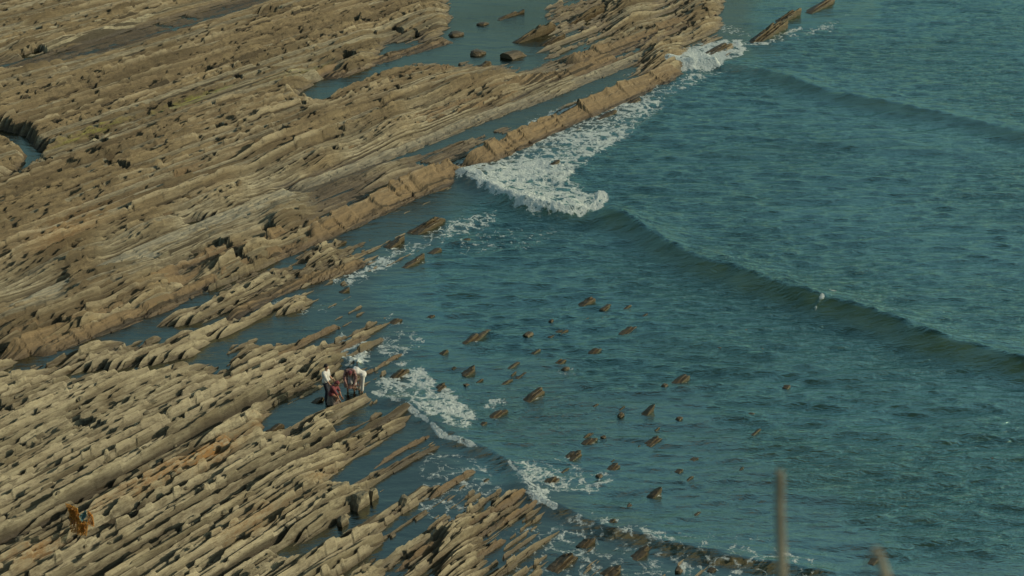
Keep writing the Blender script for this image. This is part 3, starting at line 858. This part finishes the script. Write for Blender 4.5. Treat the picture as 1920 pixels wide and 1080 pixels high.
# px, py (at the waterline), length px, height px, layers, kind, label
SEA = [
 (1102, 566, 34, 17, 2, 'f', 'slim pointed rock fin alone in the dark water just below the white breaker'),
 (890, 634, 62, 20, 2, 'f', 'long low rock fin rising to the right, highest sea rock above the people'),
 (990, 629, 18, 12, 1, 'b', 'stubby dark rock in the water right of the long low fin'),
 (1034, 602, 9, 7, 1, 'b', 'tiny dark rock tip above and right of the stubby dark rock'),
 (1178, 620, 32, 15, 2, 'f', 'small pointed rock fin right of the centre of the picture under the wave'),
 (1115, 659, 20, 12, 2, 'f', 'small leaning rock with a foam fleck, below and left of the pointed fin'),
 (881, 696, 34, 18, 2, 'f', 'blunt brown rock wedge in open water right of the people'),
 (833, 661, 16, 12, 1, 'f', 'little orange brown rock tip above the blunt wedge'),
 (809, 593, 16, 5, 1, 'f', 'flat sliver of rock barely out of the water near the foam streaks'),
 (1002, 742, 52, 30, 2, 'f', 'large upright slab leaning right in the middle of the bay'),
 (742, 602, 28, 11, 2, 'f', 'low golden rock sliver above the foam behind the people'),
 (1278, 712, 32, 20, 2, 'f', 'jagged twin rock right of the bay with a darker tip'),
 (1246, 724, 14, 9, 1, 'b', 'small rock at the left foot of the jagged twin rock'),
 (1060, 692, 14, 9, 1, 'b', 'little split rock between the blunt wedge and the twin rock'),
 (1214, 773, 32, 24, 1, 'f', 'triangular rock tooth with a steep right side in mid bay'),
 (1164, 779, 13, 12, 1, 'b', 'small knobbly rock left of the triangular tooth'),
 (1273, 786, 12, 9, 1, 'b', 'round pale rock tip right of the triangular tooth'),
 (1228, 826, 34, 15, 2, 'f', 'pale low slab below the triangular tooth'),
 (1105, 828, 26, 14, 2, 'f', 'pale ribbed rock left of the pale low slab'),
 (1132, 820, 11, 8, 1, 'b', 'brown pebble shaped rock right of the ribbed rock'),
 (1075, 855, 30, 20, 3, 'f', 'cluster of thin upright rock blades at the foam edge'),
 (1150, 877, 26, 12, 2, 'f', 'slim rock fin pointing right, above the lower wavelet'),
 (1124, 893, 14, 8, 1, 'b', 'small wet rock at the left foot of the slim fin'),
 (1272, 884, 13, 7, 1, 'f', 'tiny rock tip far right of the slim fin'),
 (1300, 862, 16, 4, 1, 'f', 'thin rock sliver just breaking the surface right of the reef'),
 (1228, 926, 32, 28, 1, 'f', 'tall brown triangular rock standing alone in lower right water'),
 (1180, 950, 15, 9, 1, 'b', 'small dark rock left of the tall triangular rock'),
 (1150, 980, 34, 20, 2, 'f', 'wedge of rock in the lower wavelet crest'),
 (1102, 1016, 34, 18, 2, 'f', 'dark topped rock fin below the wavelet'),
 (1058, 1052, 74, 26, 3, 'f', 'long knobbly rock ridge running down to the bottom edge'),
 (1205, 1036, 36, 20, 2, 'f', 'leaning rock fin near the bottom edge among foam flecks'),
 (1150, 1070, 34, 20, 3, 'f', 'bundle of thin layers at the bottom edge between two fins'),
 (1272, 1070, 18, 12, 1, 'b', 'small rock at the bottom edge right of the leaning fin'),
 (1335, 1068, 12, 6, 1, 'f', 'small dark rock among sparse foam left of the near stem'),
 (935, 776, 36, 14, 2, 'f', 'low rock fin right of the foam patch by the people'),
 (905, 795, 14, 8, 1, 'f', 'small rock tip below the low fin at the foam patch'),
 (825, 728, 34, 16, 2, 'f', 'rock fin poking through the lacy foam right of the people'),
 (752, 700, 40, 18, 2, 'f', 'narrow wet rock fin in the foam next to the people'),
 (875, 722, 10, 6, 1, 'b', 'tiny rock under the blunt wedge'),
 (1407, 778, 12, 6, 1, 'f', 'tiny black rock tip in the open water at right'),
 (1347, 654, 16, 8, 1, 'f', 'small rock tip below the green wave face'),
 (1476, 724, 14, 5, 1, 'f', 'faint rock tip furthest right below the green wave'),
 (1858, 861, 11, 8, 1, 'b', 'lone little reddish rock near the right edge'),
 (1638, 1052, 20, 12, 1, 'f', 'dark rock tip beside the pale stalk at lower right'),
 (640, 456, 36, 8, 1, 'f', 'pale flat slab at the mouth of the channel under the big ridge'),
 (645, 546, 26, 12, 1, 'f', 'small brown rock in the water above the lower reef'),
 (805, 424, 84, 32, 4, 'f', 'big layered rock cluster in the bay below the brown ridge'),
 (738, 458, 44, 22, 3, 'f', 'broken rock cluster left of the big layered one'),
 (776, 492, 46, 22, 2, 'f', 'brown rock wedge below the big layered cluster'),
 (818, 470, 32, 10, 2, 'f', 'low rock sliver pointing right of the brown wedge'),
 (875, 450, 22, 7, 1, 'f', 'small awash rock furthest right of the layered cluster'),
 (1038, 308, 38, 13, 1, 'f', 'single brown rock fin in the middle of the white foam sheet'),
 (1345, 93, 64, 16, 3, 'f', 'low broken rock half buried in the far breaking wave'),
 (1190, 190, 34, 10, 2, 'f', 'dark rock sliver at the seaward foot of the far ridge end'),
 (1140, 215, 44, 9, 2, 'f', 'long thin rock in the foam along the far ridge'),
 (1438, 66, 100, 46, 4, 'f', 'large tilted rock islet at the far top right of the reef'),
 (1478, 34, 52, 34, 3, 'f', 'second rock islet touching the large tilted one on its right'),
 (1540, 12, 84, 22, 3, 'f', 'low outermost rock islet cut by the top edge'),
 (1006, 66, 96, 44, 3, 'f', 'large dark layered rock block in the far pool'),
 (1040, 78, 52, 26, 3, 'f', 'ribbed rock attached below the large dark block in the far pool'),
 (1100, 34, 100, 40, 4, 'f', 'large rock bundle at the top edge right of the far pool'),
 (1185, 22, 60, 26, 3, 'f', 'ribbed rock mass at the top edge beside the large bundle'),
 (1150, 52, 34, 12, 2, 'b', 'round dark rock between pool and far ledge'),
 (1093, 55, 18, 10, 1, 'b', 'small round dark rock right of the layered block'),
 (893, 102, 30, 16, 1, 'b', 'rounded brown boulder alone in the far pool'),
 (963, 106, 42, 20, 1, 'b', 'wide brown boulder with a pale flank in the far pool'),
 (908, 125, 42, 22, 2, 'f', 'sloping rock between the two boulders and the pool shore'),
 (905, 46, 22, 9, 1, 'b', 'small low boulder near the head of the far pool'),
 (853, 66, 28, 14, 1, 'b', 'dark boulder off the tip of the sand bar in the far pool'),
 (826, 38, 26, 18, 1, 'b', 'upright boulder at the left side of the far pool'),
 (955, 30, 56, 12, 2, 'f', 'long low pair of rocks at the top of the far pool'),
 (976, 24, 26, 12, 1, 'f', 'small pale rock at the right end of the long low pair'),
 (790, 48, 30, 14, 2, 'f', 'brown rock on the left shore of the far pool'),
 (595, 752, 30, 12, 1, 'f', 'small orange brown rock in the pool left of the people'),
 (515, 806, 66, 28, 1, 'f', 'large smooth tan slab in the tide pool below the people'),
 (850, 690, 10, 5, 1, 'f', 'small sliver left of the blunt wedge'),
 (1030, 905, 40, 22, 3, 'f', 'tight bundle of upright blades at the end of the reef fingers'),
 (1195, 560, 0, 0, 0, 'x', ''),
]
k = 0
for (px, py, lp, hp, nl, kind, label) in SEA:
    if kind == 'x': continue
    k += 1
    x, y = p2w(px, py, 0)
    dist = math.hypot(y, CAM_H)
    sc = FPX / (y * ct + CAM_H * st)
    # a length along the strike shows shortened by the slant of the strike to the view
    dpx, dpy = [b - a for a, b in zip(w2p(x, y), w2p(x + US, y + UC))]
    L = lp / abs(dpx) * .68
    H = hp / (sc * ct) * .52
    if kind == 'f':
        me = fin_mesh(k, L, H, min(.8, max(.14, .11 * nl + .07 * L)), max(1, nl), .45, .82)
    else:
        L = lp / sc
        me = boulder_mesh(k, L, L * .8, H * .85, M_ROCK)
    o = link('sea_rock' if kind == 'f' else 'boulder', me, loc=(x, y, 0))
    o.rotation_euler = (0, 0, STRIKE + random.Random(k).uniform(-.08, .08))
    tag(o, label, 'rock', 'single rocks standing in the water')

# loose stones on the platform
rs = random.Random(5)
def stones(n, area, size, group, label, mat, name):
    protos = [boulder_mesh(1000 + 13 * i + len(group), 1, .75, .6, mat) for i in range(7)]
    c = 0
    while c < n:
        px = rs.uniform(area[0], area[2]); py = rs.uniform(area[1], area[3])
        if len(area) > 4 and not area[4](px, py): continue
        x, y, z = ground(px, py)
        if z < .03: continue
        o = link(name, protos[rs.randrange(7)], loc=(x, y, z - .02))
        sc = size * rs.uniform(.6, 1.5)
        o.scale = (sc * rs.uniform(.9, 1.8), sc * rs.uniform(.7, 1.1), sc * rs.uniform(.7, 1.2))
        o.rotation_euler = (rs.uniform(-.25, .25), rs.uniform(-.25, .25), STRIKE + rs.uniform(-.5, .5))
        tag(o, label, 'stone', group)
        c += 1
stones(130, (10, 700, 860, 1075, lambda a, b: b > 735 + .0 * a and a < 600 + (b - 735) * .9), .17, 'loose pale stones on the lower rock platform',
       'loose pale angular stone lying on the lower ribbed rock platform', M_ROCKP, 'loose_stone')
stones(60, (10, 20, 800, 560, lambda a, b: b < 600 - .75 * a * .7), .26, 'loose brown blocks on the upper rock platform',
       'loose brown rock block lying on the upper platform', M_ROCK, 'rock_block')
for (px, py, w, h, lab) in [(700, 941, 20, 14, 'squarish pale boulder with a dark left side on the reef edge'),
                            (673, 950, 34, 20, 'long rounded pale boulder left of the squarish one'),
                            (640, 945, 44, 18, 'broad tan boulder left end of the boulder row on the reef edge'),
                            (642, 975, 22, 12, 'small pale boulder below the row of three'),
                            (760, 962, 26, 14, 'round topped tan boulder in the reef channel')]:
    x, y, z = ground(px, py)
    s1 = w / 50
    o = link('boulder', boulder_mesh(px, s1 * 1.1, s1 * .7, h / 44 * 1.1, M_ROCKP), loc=(x, y, max(z, .05)))
    o.rotation_euler = (0, 0, STRIKE)
    tag(o, lab, 'boulder')

# ------------------------------------------------------------------ people on the reef
def capsule(bm, p0, p1, r0, r1, seg=12):
    p0, p1 = Vector(p0), Vector(p1)
    d = p1 - p0; L = max(d.length, 1e-4)
    q = Vector((0, 0, 1)).rotation_difference(d)
    rings = []
    for k, (t, f) in enumerate([(-.95, .3), (-.7, .72), (-.3, .95), (0, 1), (.5, 1), (1, 1), (1.3, .95), (1.7, .72), (1.95, .3)]):
        if t < 0: z = t * r0; r = r0 * f
        elif t <= 1: z = t * L; r = r0 + (r1 - r0) * t
        else: z = L + (t - 1) * r1; r = r1 * f
        rings.append([bm.verts.new(p0 + q @ Vector((r * math.cos(a), r * math.sin(a), z))) for a in [2 * math.pi * i / seg for i in range(seg)]])
    for a, b in zip(rings, rings[1:]):
        for i in range(seg):
            j = (i + 1) % seg
            bm.faces.new((a[i], a[j], b[j], b[i]))
    bm.faces.new(rings[0][::-1]); bm.faces.new(rings[-1])

def blob(bm, c, r, rot=None):
    m = Matrix.Translation(Vector(c)) @ (rot or Matrix.Identity(4)) @ Matrix.Diagonal((r[0], r[1], r[2], 1))
    bmesh.ops.create_uvsphere(bm, u_segments=20, v_segments=14, radius=1, matrix=m)

def fuse(name, bm, mat, voxel, parent, smooth_it=4):
    """close overlapping volumes into one continuous skin"""
    me = bpy.data.meshes.new(name); bm.to_mesh(me); bm.free()
    o = link(name, me)
    md = o.modifiers.new('r', 'REMESH'); md.mode = 'VOXEL'; md.voxel_size = voxel; md.use_smooth_shade = True
    if smooth_it:
        sm = o.modifiers.new('s', 'SMOOTH'); sm.iterations = smooth_it; sm.factor = .5
    dg = bpy.context.evaluated_depsgraph_get()
    m2 = bpy.data.meshes.new_from_object(o.evaluated_get(dg))
    o.modifiers.clear(); o.data = m2
    m2.name = name
    bpy.data.meshes.remove(me)
    m2.materials.clear(); m2.materials.append(mat)
    o.parent = parent
    return o

def hand(bm, wrist, elbow, curl=.5, side=1):
    w = Vector(wrist); d = (w - Vector(elbow)).normalized()
    up = Vector((0, 1, 0)) if abs(d.y) < .8 else Vector((1, 0, 0))
    sd = d.cross(up).normalized() * side
    nn = sd.cross(d).normalized()
    palm = w + d * .05
    for t in (-.028, -.009, .010, .028):
        capsule(bm, w + d * .01 + sd * t * .6, w + d * .085 + sd * t, .016, .013, 8)
    for i, (t, ln) in enumerate([(-.030, .060), (-.010, .072), (.011, .076), (.031, .068)]):
        a = w + d * .09 + sd * t
        b = a + (d * math.cos(curl * .6) + nn * math.sin(curl * .6)) * ln * .5 + sd * t * .12
        c = b + (d * math.cos(curl * 1.5) + nn * math.sin(curl * 1.5)) * ln * .5
        capsule(bm, a, b, .0095, .009, 8); capsule(bm, b, c, .009, .0075, 8)
    a = w + d * .03 + sd * .030
    b = a + (d * .6 + sd * .75).normalized() * .035
    capsule(bm, a, b, .013, .011, 8); capsule(bm, b, b + (d * .9 + sd * .25 + nn * .2).normalized() * .03, .0105, .008, 8)

def person(px, py, zf, J, outfit, label, yaw=0.):
    """J: joints in metres in the person's own frame (x right, y away from the camera, z up)"""
    x, y = p2w(px, py, zf)
    root = bpy.data.objects.new('person', None); C.objects.link(root)
    root.location = (x, y, zf); root.rotation_euler = (0, 0, yaw)
    tag(root, label, 'person', 'people gathering on the reef')
    V_ = {k: Vector(v) for k, v in J.items()}
    hip, chest, neck, head = V_['hip'], V_['chest'], V_['neck'], V_['head']
    face = V_['face'].normalized()
    across = V_.get('across', Vector((1, 0, 0))).normalized()
    spine = (chest - hip).normalized()
    bm = bmesh.new()
    capsule(bm, hip + across * .06, hip - across * .06, .125, .125); capsule(bm, hip, (hip + chest) / 2, .125, .12)
    capsule(bm, (hip + chest) / 2, chest, .12, .13)
    capsule(bm, chest + across * .07, chest - across * .07, .12, .12)
    sh = chest + spine * .10
    capsule(bm, sh + across * .13, sh - across * .13, .065, .065)
    capsule(bm, sh, neck, .07, .055); capsule(bm, neck, head, .055, .055)
    rot = face.to_track_quat('-Y', 'Z').to_matrix().to_4x4()
    R = rot.to_3x3()
    def H(a, b, c): return head + R @ Vector((a, b, c))
    blob(bm, H(0, .01, .035), (.074, .092, .092), rot)
    blob(bm, H(0, -.035, -.045), (.052, .055, .062), rot)
    capsule(bm, H(0, -.075, .02), H(0, -.105, -.018), .011, .015, 8)
    capsule(bm, H(-.035, -.073, .036), H(.035, -.073, .036), .012, .012, 8)
    capsule(bm, H(-.02, -.085, -.052), H(.02, -.085, -.052), .008, .008, 8)
    for s_ in (-1, 1):
        blob(bm, H(s_ * .078, .01, 0), (.012, .022, .032), rot)
        blob(bm, H(s_ * .034, -.06, -.01), (.022, .02, .018), rot)
    for s_, c in ((-1, 'l'), (1, 'r')):
        shj = sh + across * .16 * s_
        el, wr = V_['elbow_' + c], V_['wrist_' + c]
        capsule(bm, shj, el, .050, .040); capsule(bm, el, wr, .040, .026)
        hand(bm, wr, el, .6, s_)
        hj = hip + across * .09 * s_
        kn, an = V_['knee_' + c], V_['ankle_' + c]
        capsule(bm, hj, kn, .085, .056); capsule(bm, kn, kn * .62 + an * .38, .056, .056); capsule(bm, kn * .62 + an * .38, an, .056, .038)
        toe = an + V_['toe'].normalized() * .16 + Vector((0, 0, -.045))
        capsule(bm, an + Vector((0, 0, -.035)), toe, .036, .026)
        for i in range(5):
            side = V_['toe'].normalized().cross(Vector((0, 0, 1)))
            t0 = toe + side * (i - 2) * .016
            capsule(bm, t0, t0 + V_['toe'].normalized() * (.035 - .003 * i), .011, .009, 8)
    fuse('body', bm, outfit['skin'], .0085, root, 3)
    for s_ in (-1, 1):
        be = bmesh.new(); blob(be, H(s_ * .032, -.079, .008), (.012, .008, .008), rot)
        me = bpy.data.meshes.new('eye'); be.to_mesh(me); be.free(); me.materials.append(M_EYE); link('eye', me, root)
    bh = bmesh.new()
    blob(bh, H(0, .025, .06), (.088, .098, .088), rot)
    for k in range(7):
        a = -1.2 + k * .4
        capsule(bh, H(math.sin(a) * .07, .05 + .035 * math.cos(a), .07), H(math.sin(a) * .072, .075, -.03 - outfit.get('long', 0)), .032, .022, 8)
    if outfit.get('scarf'):
        blob(bh, H(0, .085, -.05), (.05, .04, .05), rot)
    fuse('headscarf' if outfit.get('scarf') else 'hair', bh, outfit['hair'], .011, root, 3)
    bs = bmesh.new()
    capsule(bs, hip + spine * .02 + across * .075, hip + spine * .02 - across * .075, .135, .135)
    capsule(bs, hip, (hip + chest) / 2, .14, .14); capsule(bs, (hip + chest) / 2, chest, .14, .15)
    capsule(bs, chest + across * .08, chest - across * .08, .138, .138)
    capsule(bs, sh + across * .14, sh - across * .14, .083, .083)
    sl_ = outfit.get('sleeve', 1.0)
    for s_, c in ((-1, 'l'), (1, 'r')):
        shj = sh + across * .16 * s_; el, wr = V_['elbow_' + c], V_['wrist_' + c]
        capsule(bs, shj, el, .074, .064)
        if sl_ > .5: capsule(bs, el, el + (wr - el) * .9, .062, .052)
    fuse('shirt', bs, outfit['top'], .014, root, 3)
    bt = bmesh.new()
    if outfit['legs'] == 'trousers':
        capsule(bt, hip + across * .06, hip - across * .06, .142, .142)
        for s_, c in ((-1, 'l'), (1, 'r')):
            hj = hip + across * .09 * s_; kn, an = V_['knee_' + c], V_['ankle_' + c]
            capsule(bt, hj, kn, .108, .078); capsule(bt, kn, kn + (an - kn) * outfit.get('cut', .8), .078, .064)
        fuse('trousers', bt, outfit['bottom'], .014, root, 3)
    else:
        ln = outfit.get('skirt', .62)
        foot = (V_['ankle_l'] + V_['ankle_r']) / 2
        hem = hip + (foot - hip) * ln * 1.1
        rows = []
        for i in range(9):
            t = i / 8
            c_ = hip + (hem - hip) * t
            row = []
            for a in range(40):
                an_ = 2 * math.pi * a / 40
                fold = 1 + .10 * t * math.sin(an_ * 7 + 1.3) + .05 * t * math.sin(an_ * 3)
                row.append(bt.verts.new(c_ + across * math.cos(an_) * (.165 + .13 * t) * fold + Vector((-across.y, across.x, 0)) * math.sin(an_) * (.145 + .14 * t) * fold))
            rows.append(row)
        for a_, b_ in zip(rows, rows[1:]):
            for i in range(40):
                bt.faces.new((a_[i], a_[(i + 1) % 40], b_[(i + 1) % 40], b_[i]))
        me = bpy.data.meshes.new('skirt'); bt.to_mesh(me); bt.free()
        for p in me.polygons: p.use_smooth = True
        me.materials.append(outfit['bottom']); link('skirt', me, root)
    if outfit.get('apron'):
        ba = bmesh.new()
        f = V_['toe'].normalized()
        capsule(ba, chest + f * .10, hip + f * .12, .10, .11)
        capsule(ba, hip + f * .12, hip + f * .2 + Vector((0, 0, -.25)), .11, .12)
        fuse('apron', ba, outfit['apron'], .014, root, 3)
    return root

M_EYE = simple_mat('eye_dark', (.03, .02, .015), .3, .1)
M_SKIN = simple_mat('skin', (.42, .24, .16), .6, .08, 8)
M_SKIN2 = simple_mat('skin_warm', (.36, .19, .12), .6, .08, 8)
M_HAIR = simple_mat('dark_hair', (.025, .018, .014), .6, .4, 60)
M_WHITE = simple_mat('white_cotton', (.56, .53, .49), .9, .06, 14)
M_DARKT = simple_mat('dark_cloth', (.035, .035, .045), .9, .3, 14)
M_RED = simple_mat('red_cloth', (.17, .045, .05), .85, .2, 14)
M_PINK = simple_mat('patterned_pink_cloth', (.21, .12, .105), .9, .65, 16)
M_TAUPE = simple_mat('taupe_cloth', (.21, .16, .125), .95, .25, 10)
M_GREY = simple_mat('pale_grey_cloth', (.42, .39, .37), .9, .1, 12)
M_WINE = simple_mat('wine_headscarf', (.16, .04, .045), .85, .25, 16)

ZF = -.06
person(613, 752, ZF, dict(hip=(0, 0, .92), chest=(.0, 0, 1.22), neck=(.02, 0, 1.42), head=(.03, -.01, 1.54), face=(.8, -.5, -.3), across=(.5, .86, 0),
       elbow_l=(.06, -.27, 1.06), wrist_l=(.18, -.24, .86), elbow_r=(.10, .26, 1.06), wrist_r=(.24, .22, .90),
       knee_l=(.04, -.10, .48), ankle_l=(.0, -.11, .07), knee_r=(.02, .11, .48), ankle_r=(-.05, .12, .07), toe=(.85, -.4, 0)),
       dict(skin=M_SKIN, hair=M_HAIR, top=M_WHITE, legs='trousers', bottom=M_DARKT, sleeve=.4, cut=.95),
       'person standing upright in a white top and dark trousers, leftmost of the four')
person(624, 760, ZF, dict(hip=(-.02, .04, .52), chest=(.06, -.04, .80), neck=(.16, -.08, .95), head=(.22, -.10, 1.02), face=(.8, -.3, -.75), across=(.35, .93, 0),
       elbow_l=(.20, -.24, .62), wrist_l=(.30, -.22, .36), elbow_r=(.26, .16, .62), wrist_r=(.36, .08, .36),
       knee_l=(.22, -.14, .42), ankle_l=(.04, -.14, .07), knee_r=(.24, .14, .42), ankle_r=(.06, .12, .07), toe=(.9, -.4, 0)),
       dict(skin=M_SKIN2, hair=M_RED, top=M_RED, legs='skirt', bottom=M_TAUPE, sleeve=.4, skirt=.8, scarf=True),
       'person crouching in a red top and long taupe skirt, lowest in the group')
person(658, 737, ZF, dict(hip=(0, .10, .80), chest=(0, -.10, 1.02), neck=(.02, -.26, 1.08), head=(.02, -.36, 1.06), face=(.1, -.5, -.85), across=(1, .05, 0),
       elbow_l=(-.24, -.26, .80), wrist_l=(-.14, -.36, .56), elbow_r=(.26, -.26, .80), wrist_r=(.16, -.40, .52),
       knee_l=(-.12, -.02, .45), ankle_l=(-.14, .08, .07), knee_r=(.12, -.02, .45), ankle_r=(.14, .06, .07), toe=(.1, -1, 0)),
       dict(skin=M_SKIN2, hair=M_WINE, top=M_PINK, legs='skirt', bottom=M_PINK, sleeve=1., skirt=.62, scarf=True, apron=M_GREY),
       'person stooping towards the viewer in patterned pink clothes with a pale grey apron')
person(676, 735, ZF, dict(hip=(.13, .02, .80), chest=(-.14, .0, .98), neck=(-.30, -.02, .94), head=(-.38, -.03, .84), face=(-.4, -.1, -.9), across=(.1, 1, 0),
       elbow_l=(-.20, -.22, .70), wrist_l=(-.18, -.24, .44), elbow_r=(-.22, .18, .70), wrist_r=(-.24, .12, .44),
       knee_l=(.10, -.10, .44), ankle_l=(.08, -.12, .08), knee_r=(.02, .12, .44), ankle_r=(-.06, .12, .08), toe=(-.9, -.4, 0)),
       dict(skin=M_SKIN, hair=M_HAIR, top=M_WHITE, legs='trousers', bottom=M_WHITE, sleeve=1., cut=.8, long=.06),
       'person bent double in white shirt and white trousers, rightmost of the four')

# ------------------------------------------------------------------ the orange netting caught on the rocks
def net_sheet(corners, seed, n=11, sag=.16):
    r = np.random.RandomState(seed)
    a, b, c, d = [np.array(p, float) for p in corners]
    g = np.linspace(0, 1, n)
    S_, T_ = np.meshgrid(g, g)
    P = ((a[None, None] * (1 - S_[..., None]) + b[None, None] * S_[..., None]) * (1 - T_[..., None])
         + (d[None, None] * (1 - S_[..., None]) + c[None, None] * S_[..., None]) * T_[..., None])
    w = sag * np.sin(math.pi * S_) * np.sin(math.pi * T_)
    nrm = np.cross(b - a, d - a); nrm = nrm / np.linalg.norm(nrm)
    P = P + nrm * (w + .035 * np.sin(S_ * 19 + seed) * np.cos(T_ * 13 + seed))[..., None] + r.uniform(-.008, .008, P.shape)
    return P.reshape(-1, 3), grid_faces(n, n)

def solid(name, me, parent, wire=None, thick=.006):
    o = link(name, me, parent)
    if wire:
        md = o.modifiers.new('w', 'WIREFRAME'); md.thickness = wire; md.use_replace = True
    else:
        md = o.modifiers.new('t', 'SOLIDIFY'); md.thickness = thick; md.offset = 0
    dg = bpy.context.evaluated_depsgraph_get()
    m2 = bpy.data.meshes.new_from_object(o.evaluated_get(dg)); o.modifiers.clear(); o.data = m2
    return o

NET_SCALE = 1.15
M_NET = simple_mat('orange_net', (.62, .33, .07), .6, .3, 30, trans=.3)
M_NETD = simple_mat('brown_orange_net', (.55, .25, .05), .7, .4, 30, trans=.3)
M_TEAL = simple_mat('teal_scrap', (.10, .20, .20), .5, .35, 30)
x, y, z = ground(152, 1012)
z = max(ground(a, b)[2] for a, b in [(152, 1012), (140, 1010), (165, 1012), (150, 1018), (160, 1004), (175, 1010), (150, 1026), (170, 1022)])
root = bpy.data.objects.new('fishing_net', None); C.objects.link(root); root.location = (x, y, z + .03); root.scale = (NET_SCALE,) * 3
tag(root, 'tattered orange netting with a teal scrap, standing crumpled on the pale rocks at lower left', 'net')
flaps = [([(-.40, .1, .95), (-.02, .05, .78), (.02, 0, .28), (-.22, .05, .42)], 1, M_NET),
         ([(-.02, -.05, .42), (.28, -.05, .36), (.22, -.15, -.05), (-.06, -.12, -.02)], 2, M_NET),
         ([(.28, .05, .72), (.40, 0, .55), (.44, -.02, .20), (.26, -.02, .28)], 3, M_NETD),
         ([(-.30, .08, .60), (-.04, .02, .50), (-.04, -.05, .0), (-.30, .05, -.05)], 4, M_NETD)]
for cs, sd, mt in flaps:
    co, f = net_sheet(cs, sd)
    solid('netting', mesh_from('netting', co, f, [mt], False), root, wire=.022)
co, f = net_sheet([(-.36, .07, .86), (-.10, .04, .70), (-.08, .01, .46), (-.24, .04, .50)], 9, 10, .05)
solid('torn_sheet', mesh_from('torn_sheet', co, f, [M_NETD], False), root)
co, f = net_sheet([(.02, -.12, .37), (.20, -.12, .35), (.18, -.18, .06), (.0, -.17, .06)], 19, 10, .05)
solid('torn_sheet', mesh_from('torn_sheet', co, f, [M_NETD], False), root)
co, f = net_sheet([(.02, 0, .55), (.22, .05, .74), (.24, 0, .55), (.10, -.08, .38)], 11, 8, .06)
o = solid('cloth_scrap', mesh_from('cloth_scrap', co, f, [M_TEAL], False), root); o['label'] = 'teal and grey cloth scrap'

# ------------------------------------------------------------------ dry stalks at the clifftop, close to the camera and out of focus
def at_depth(px, py, d):
    a = (px - 960) / FPX; b = (540 - py) / FPX
    return Vector((a * d, (ct + b * st) * d, CAM_H + (-st + b * ct) * d))

def stalk(points, widths, label, leaf=None):
    root = bpy.data.objects.new('dry_stalk', None); C.objects.link(root)
    base = points[-1].copy(); root.location = base
    bm = bmesh.new()
    rings = []
    n = 60
    cum = [0]
    for a, b in zip(points, points[1:]): cum.append(cum[-1] + (b - a).length)
    for i in range(n + 1):
        s_ = cum[-1] * i / n
        k = max(j for j in range(len(points) - 1) if cum[j] <= s_ + 1e-9)
        t = (s_ - cum[k]) / (cum[k + 1] - cum[k])
        p = points[k].lerp(points[k + 1], t) - base
        r = (widths[k] * (1 - t) + widths[k + 1] * t) / 2
        if i % 7 == 0: r *= 1.18
        rings.append([bm.verts.new(p + Vector((r * math.cos(a), r * math.sin(a), 0))) for a in [2 * math.pi * j / 10 for j in range(10)]])
    for a, b in zip(rings, rings[1:]):
        for i in range(10): bm.faces.new((a[i], b[i], b[(i + 1) % 10], a[(i + 1) % 10]))
    bm.faces.new(rings[0]); bm.faces.new(rings[-1][::-1])
    me = bpy.data.meshes.new('stem'); bm.to_mesh(me); bm.free(); me.materials.append(M_STALK)
    link('stem', me, root)
    if leaf:
        co = []; m_ = 12
        for i in range(m_ + 1):
            t = i / m_
            p = leaf[0].lerp(leaf[1], t) - base + Vector((0, 0, .03 * math.sin(t * 3.14)))
            w = leaf[2] * math.sin(min(1, t * 1.2 + .12) * 2.4) * .5
            co += [tuple(p + Vector((0, -w, w * .3))), tuple(p + Vector((0, 0, -.004))), tuple(p + Vector((.3 * w, w, w * .3)))]
        f = grid_faces(m_ + 1, 3)
        solid('leaf', mesh_from('leaf', np.array(co), f, [M_STALK], True), root, thick=.003)
    tag(root, label, 'plant stalk', None)
    return root
M_STALK = simple_mat('dry_stalk', (.19, .165, .115), .9, .35, 9)
d1 = 4.0
pA = [at_depth(1462, 884, d1), at_depth(1462, 960, d1), at_depth(1467, 1090, d1 * .995), at_depth(1480, 1700, d1 * .97)]
pA.append(Vector((pA[-1].x + .02, pA[-1].y + .0, 25.2)))
stalk(pA, [.017, .020, .022, .026, .03], 'straight pale dry stalk rising blurred from the bottom edge right of centre')
d2 = 3.6
pB = [at_depth(1646, 1030, d2), at_depth(1652, 1052, d2), at_depth(1668, 1100, d2 * .99), at_depth(1720, 1800, d2 * .96)]
pB.append(Vector((pB[-1].x + .02, pB[-1].y, 25.8)))
stalk(pB, [.012, .022, .024, .027, .03], 'short leaning dry stalk tip blurred at the bottom edge, right of the straight stalk',
      leaf=(at_depth(1646, 1034, d2), at_depth(1618, 1085, d2), .012))

# tiny slivers of the drowned beds, in rows along the strike
r_ = random.Random(77)
protos = [fin_mesh(300 + i, .9, .13, .10, 1, .4, .7) for i in range(6)]
rows = [(640, 1080), (720, 1075), (800, 1070), (880, 1075), (960, 1078), (1060, 1078), (1160, 1075), (1260, 1078), (700, 840), (760, 800), (860, 800), (900, 740), (980, 900), (1100, 900)]
c = 0
while c < 42:
    a, b = r_.choice(rows)
    x0, y0 = p2w(a, b, 0)
    t_ = r_.uniform(0, 18) ** 1.0; dv = r_.gauss(0, .18)
    x, y = x0 + US * t_ + UC * dv, y0 + UC * t_ - US * dv
    px, py = w2p(x, y, 0)
    if not (640 < px < 1560 and 570 < py < 1085) or px + (1080 - py) * .2 > 1520 or px < 660 + max(0, py - 760): continue
    o = link('rock_sliver', protos[c % 6], loc=(x, y, r_.uniform(-.06, .0)))
    sc = r_.uniform(.35, 1.0)
    o.scale = (sc * r_.uniform(.7, 1.5), sc, r_.uniform(.5, 1.0)); o.rotation_euler = (0, 0, STRIKE + r_.uniform(-.05, .05))
    tag(o, 'tiny dark rock sliver barely breaking the surface of the bay', 'rock', 'tiny rock slivers barely breaking the surface')
    c += 1
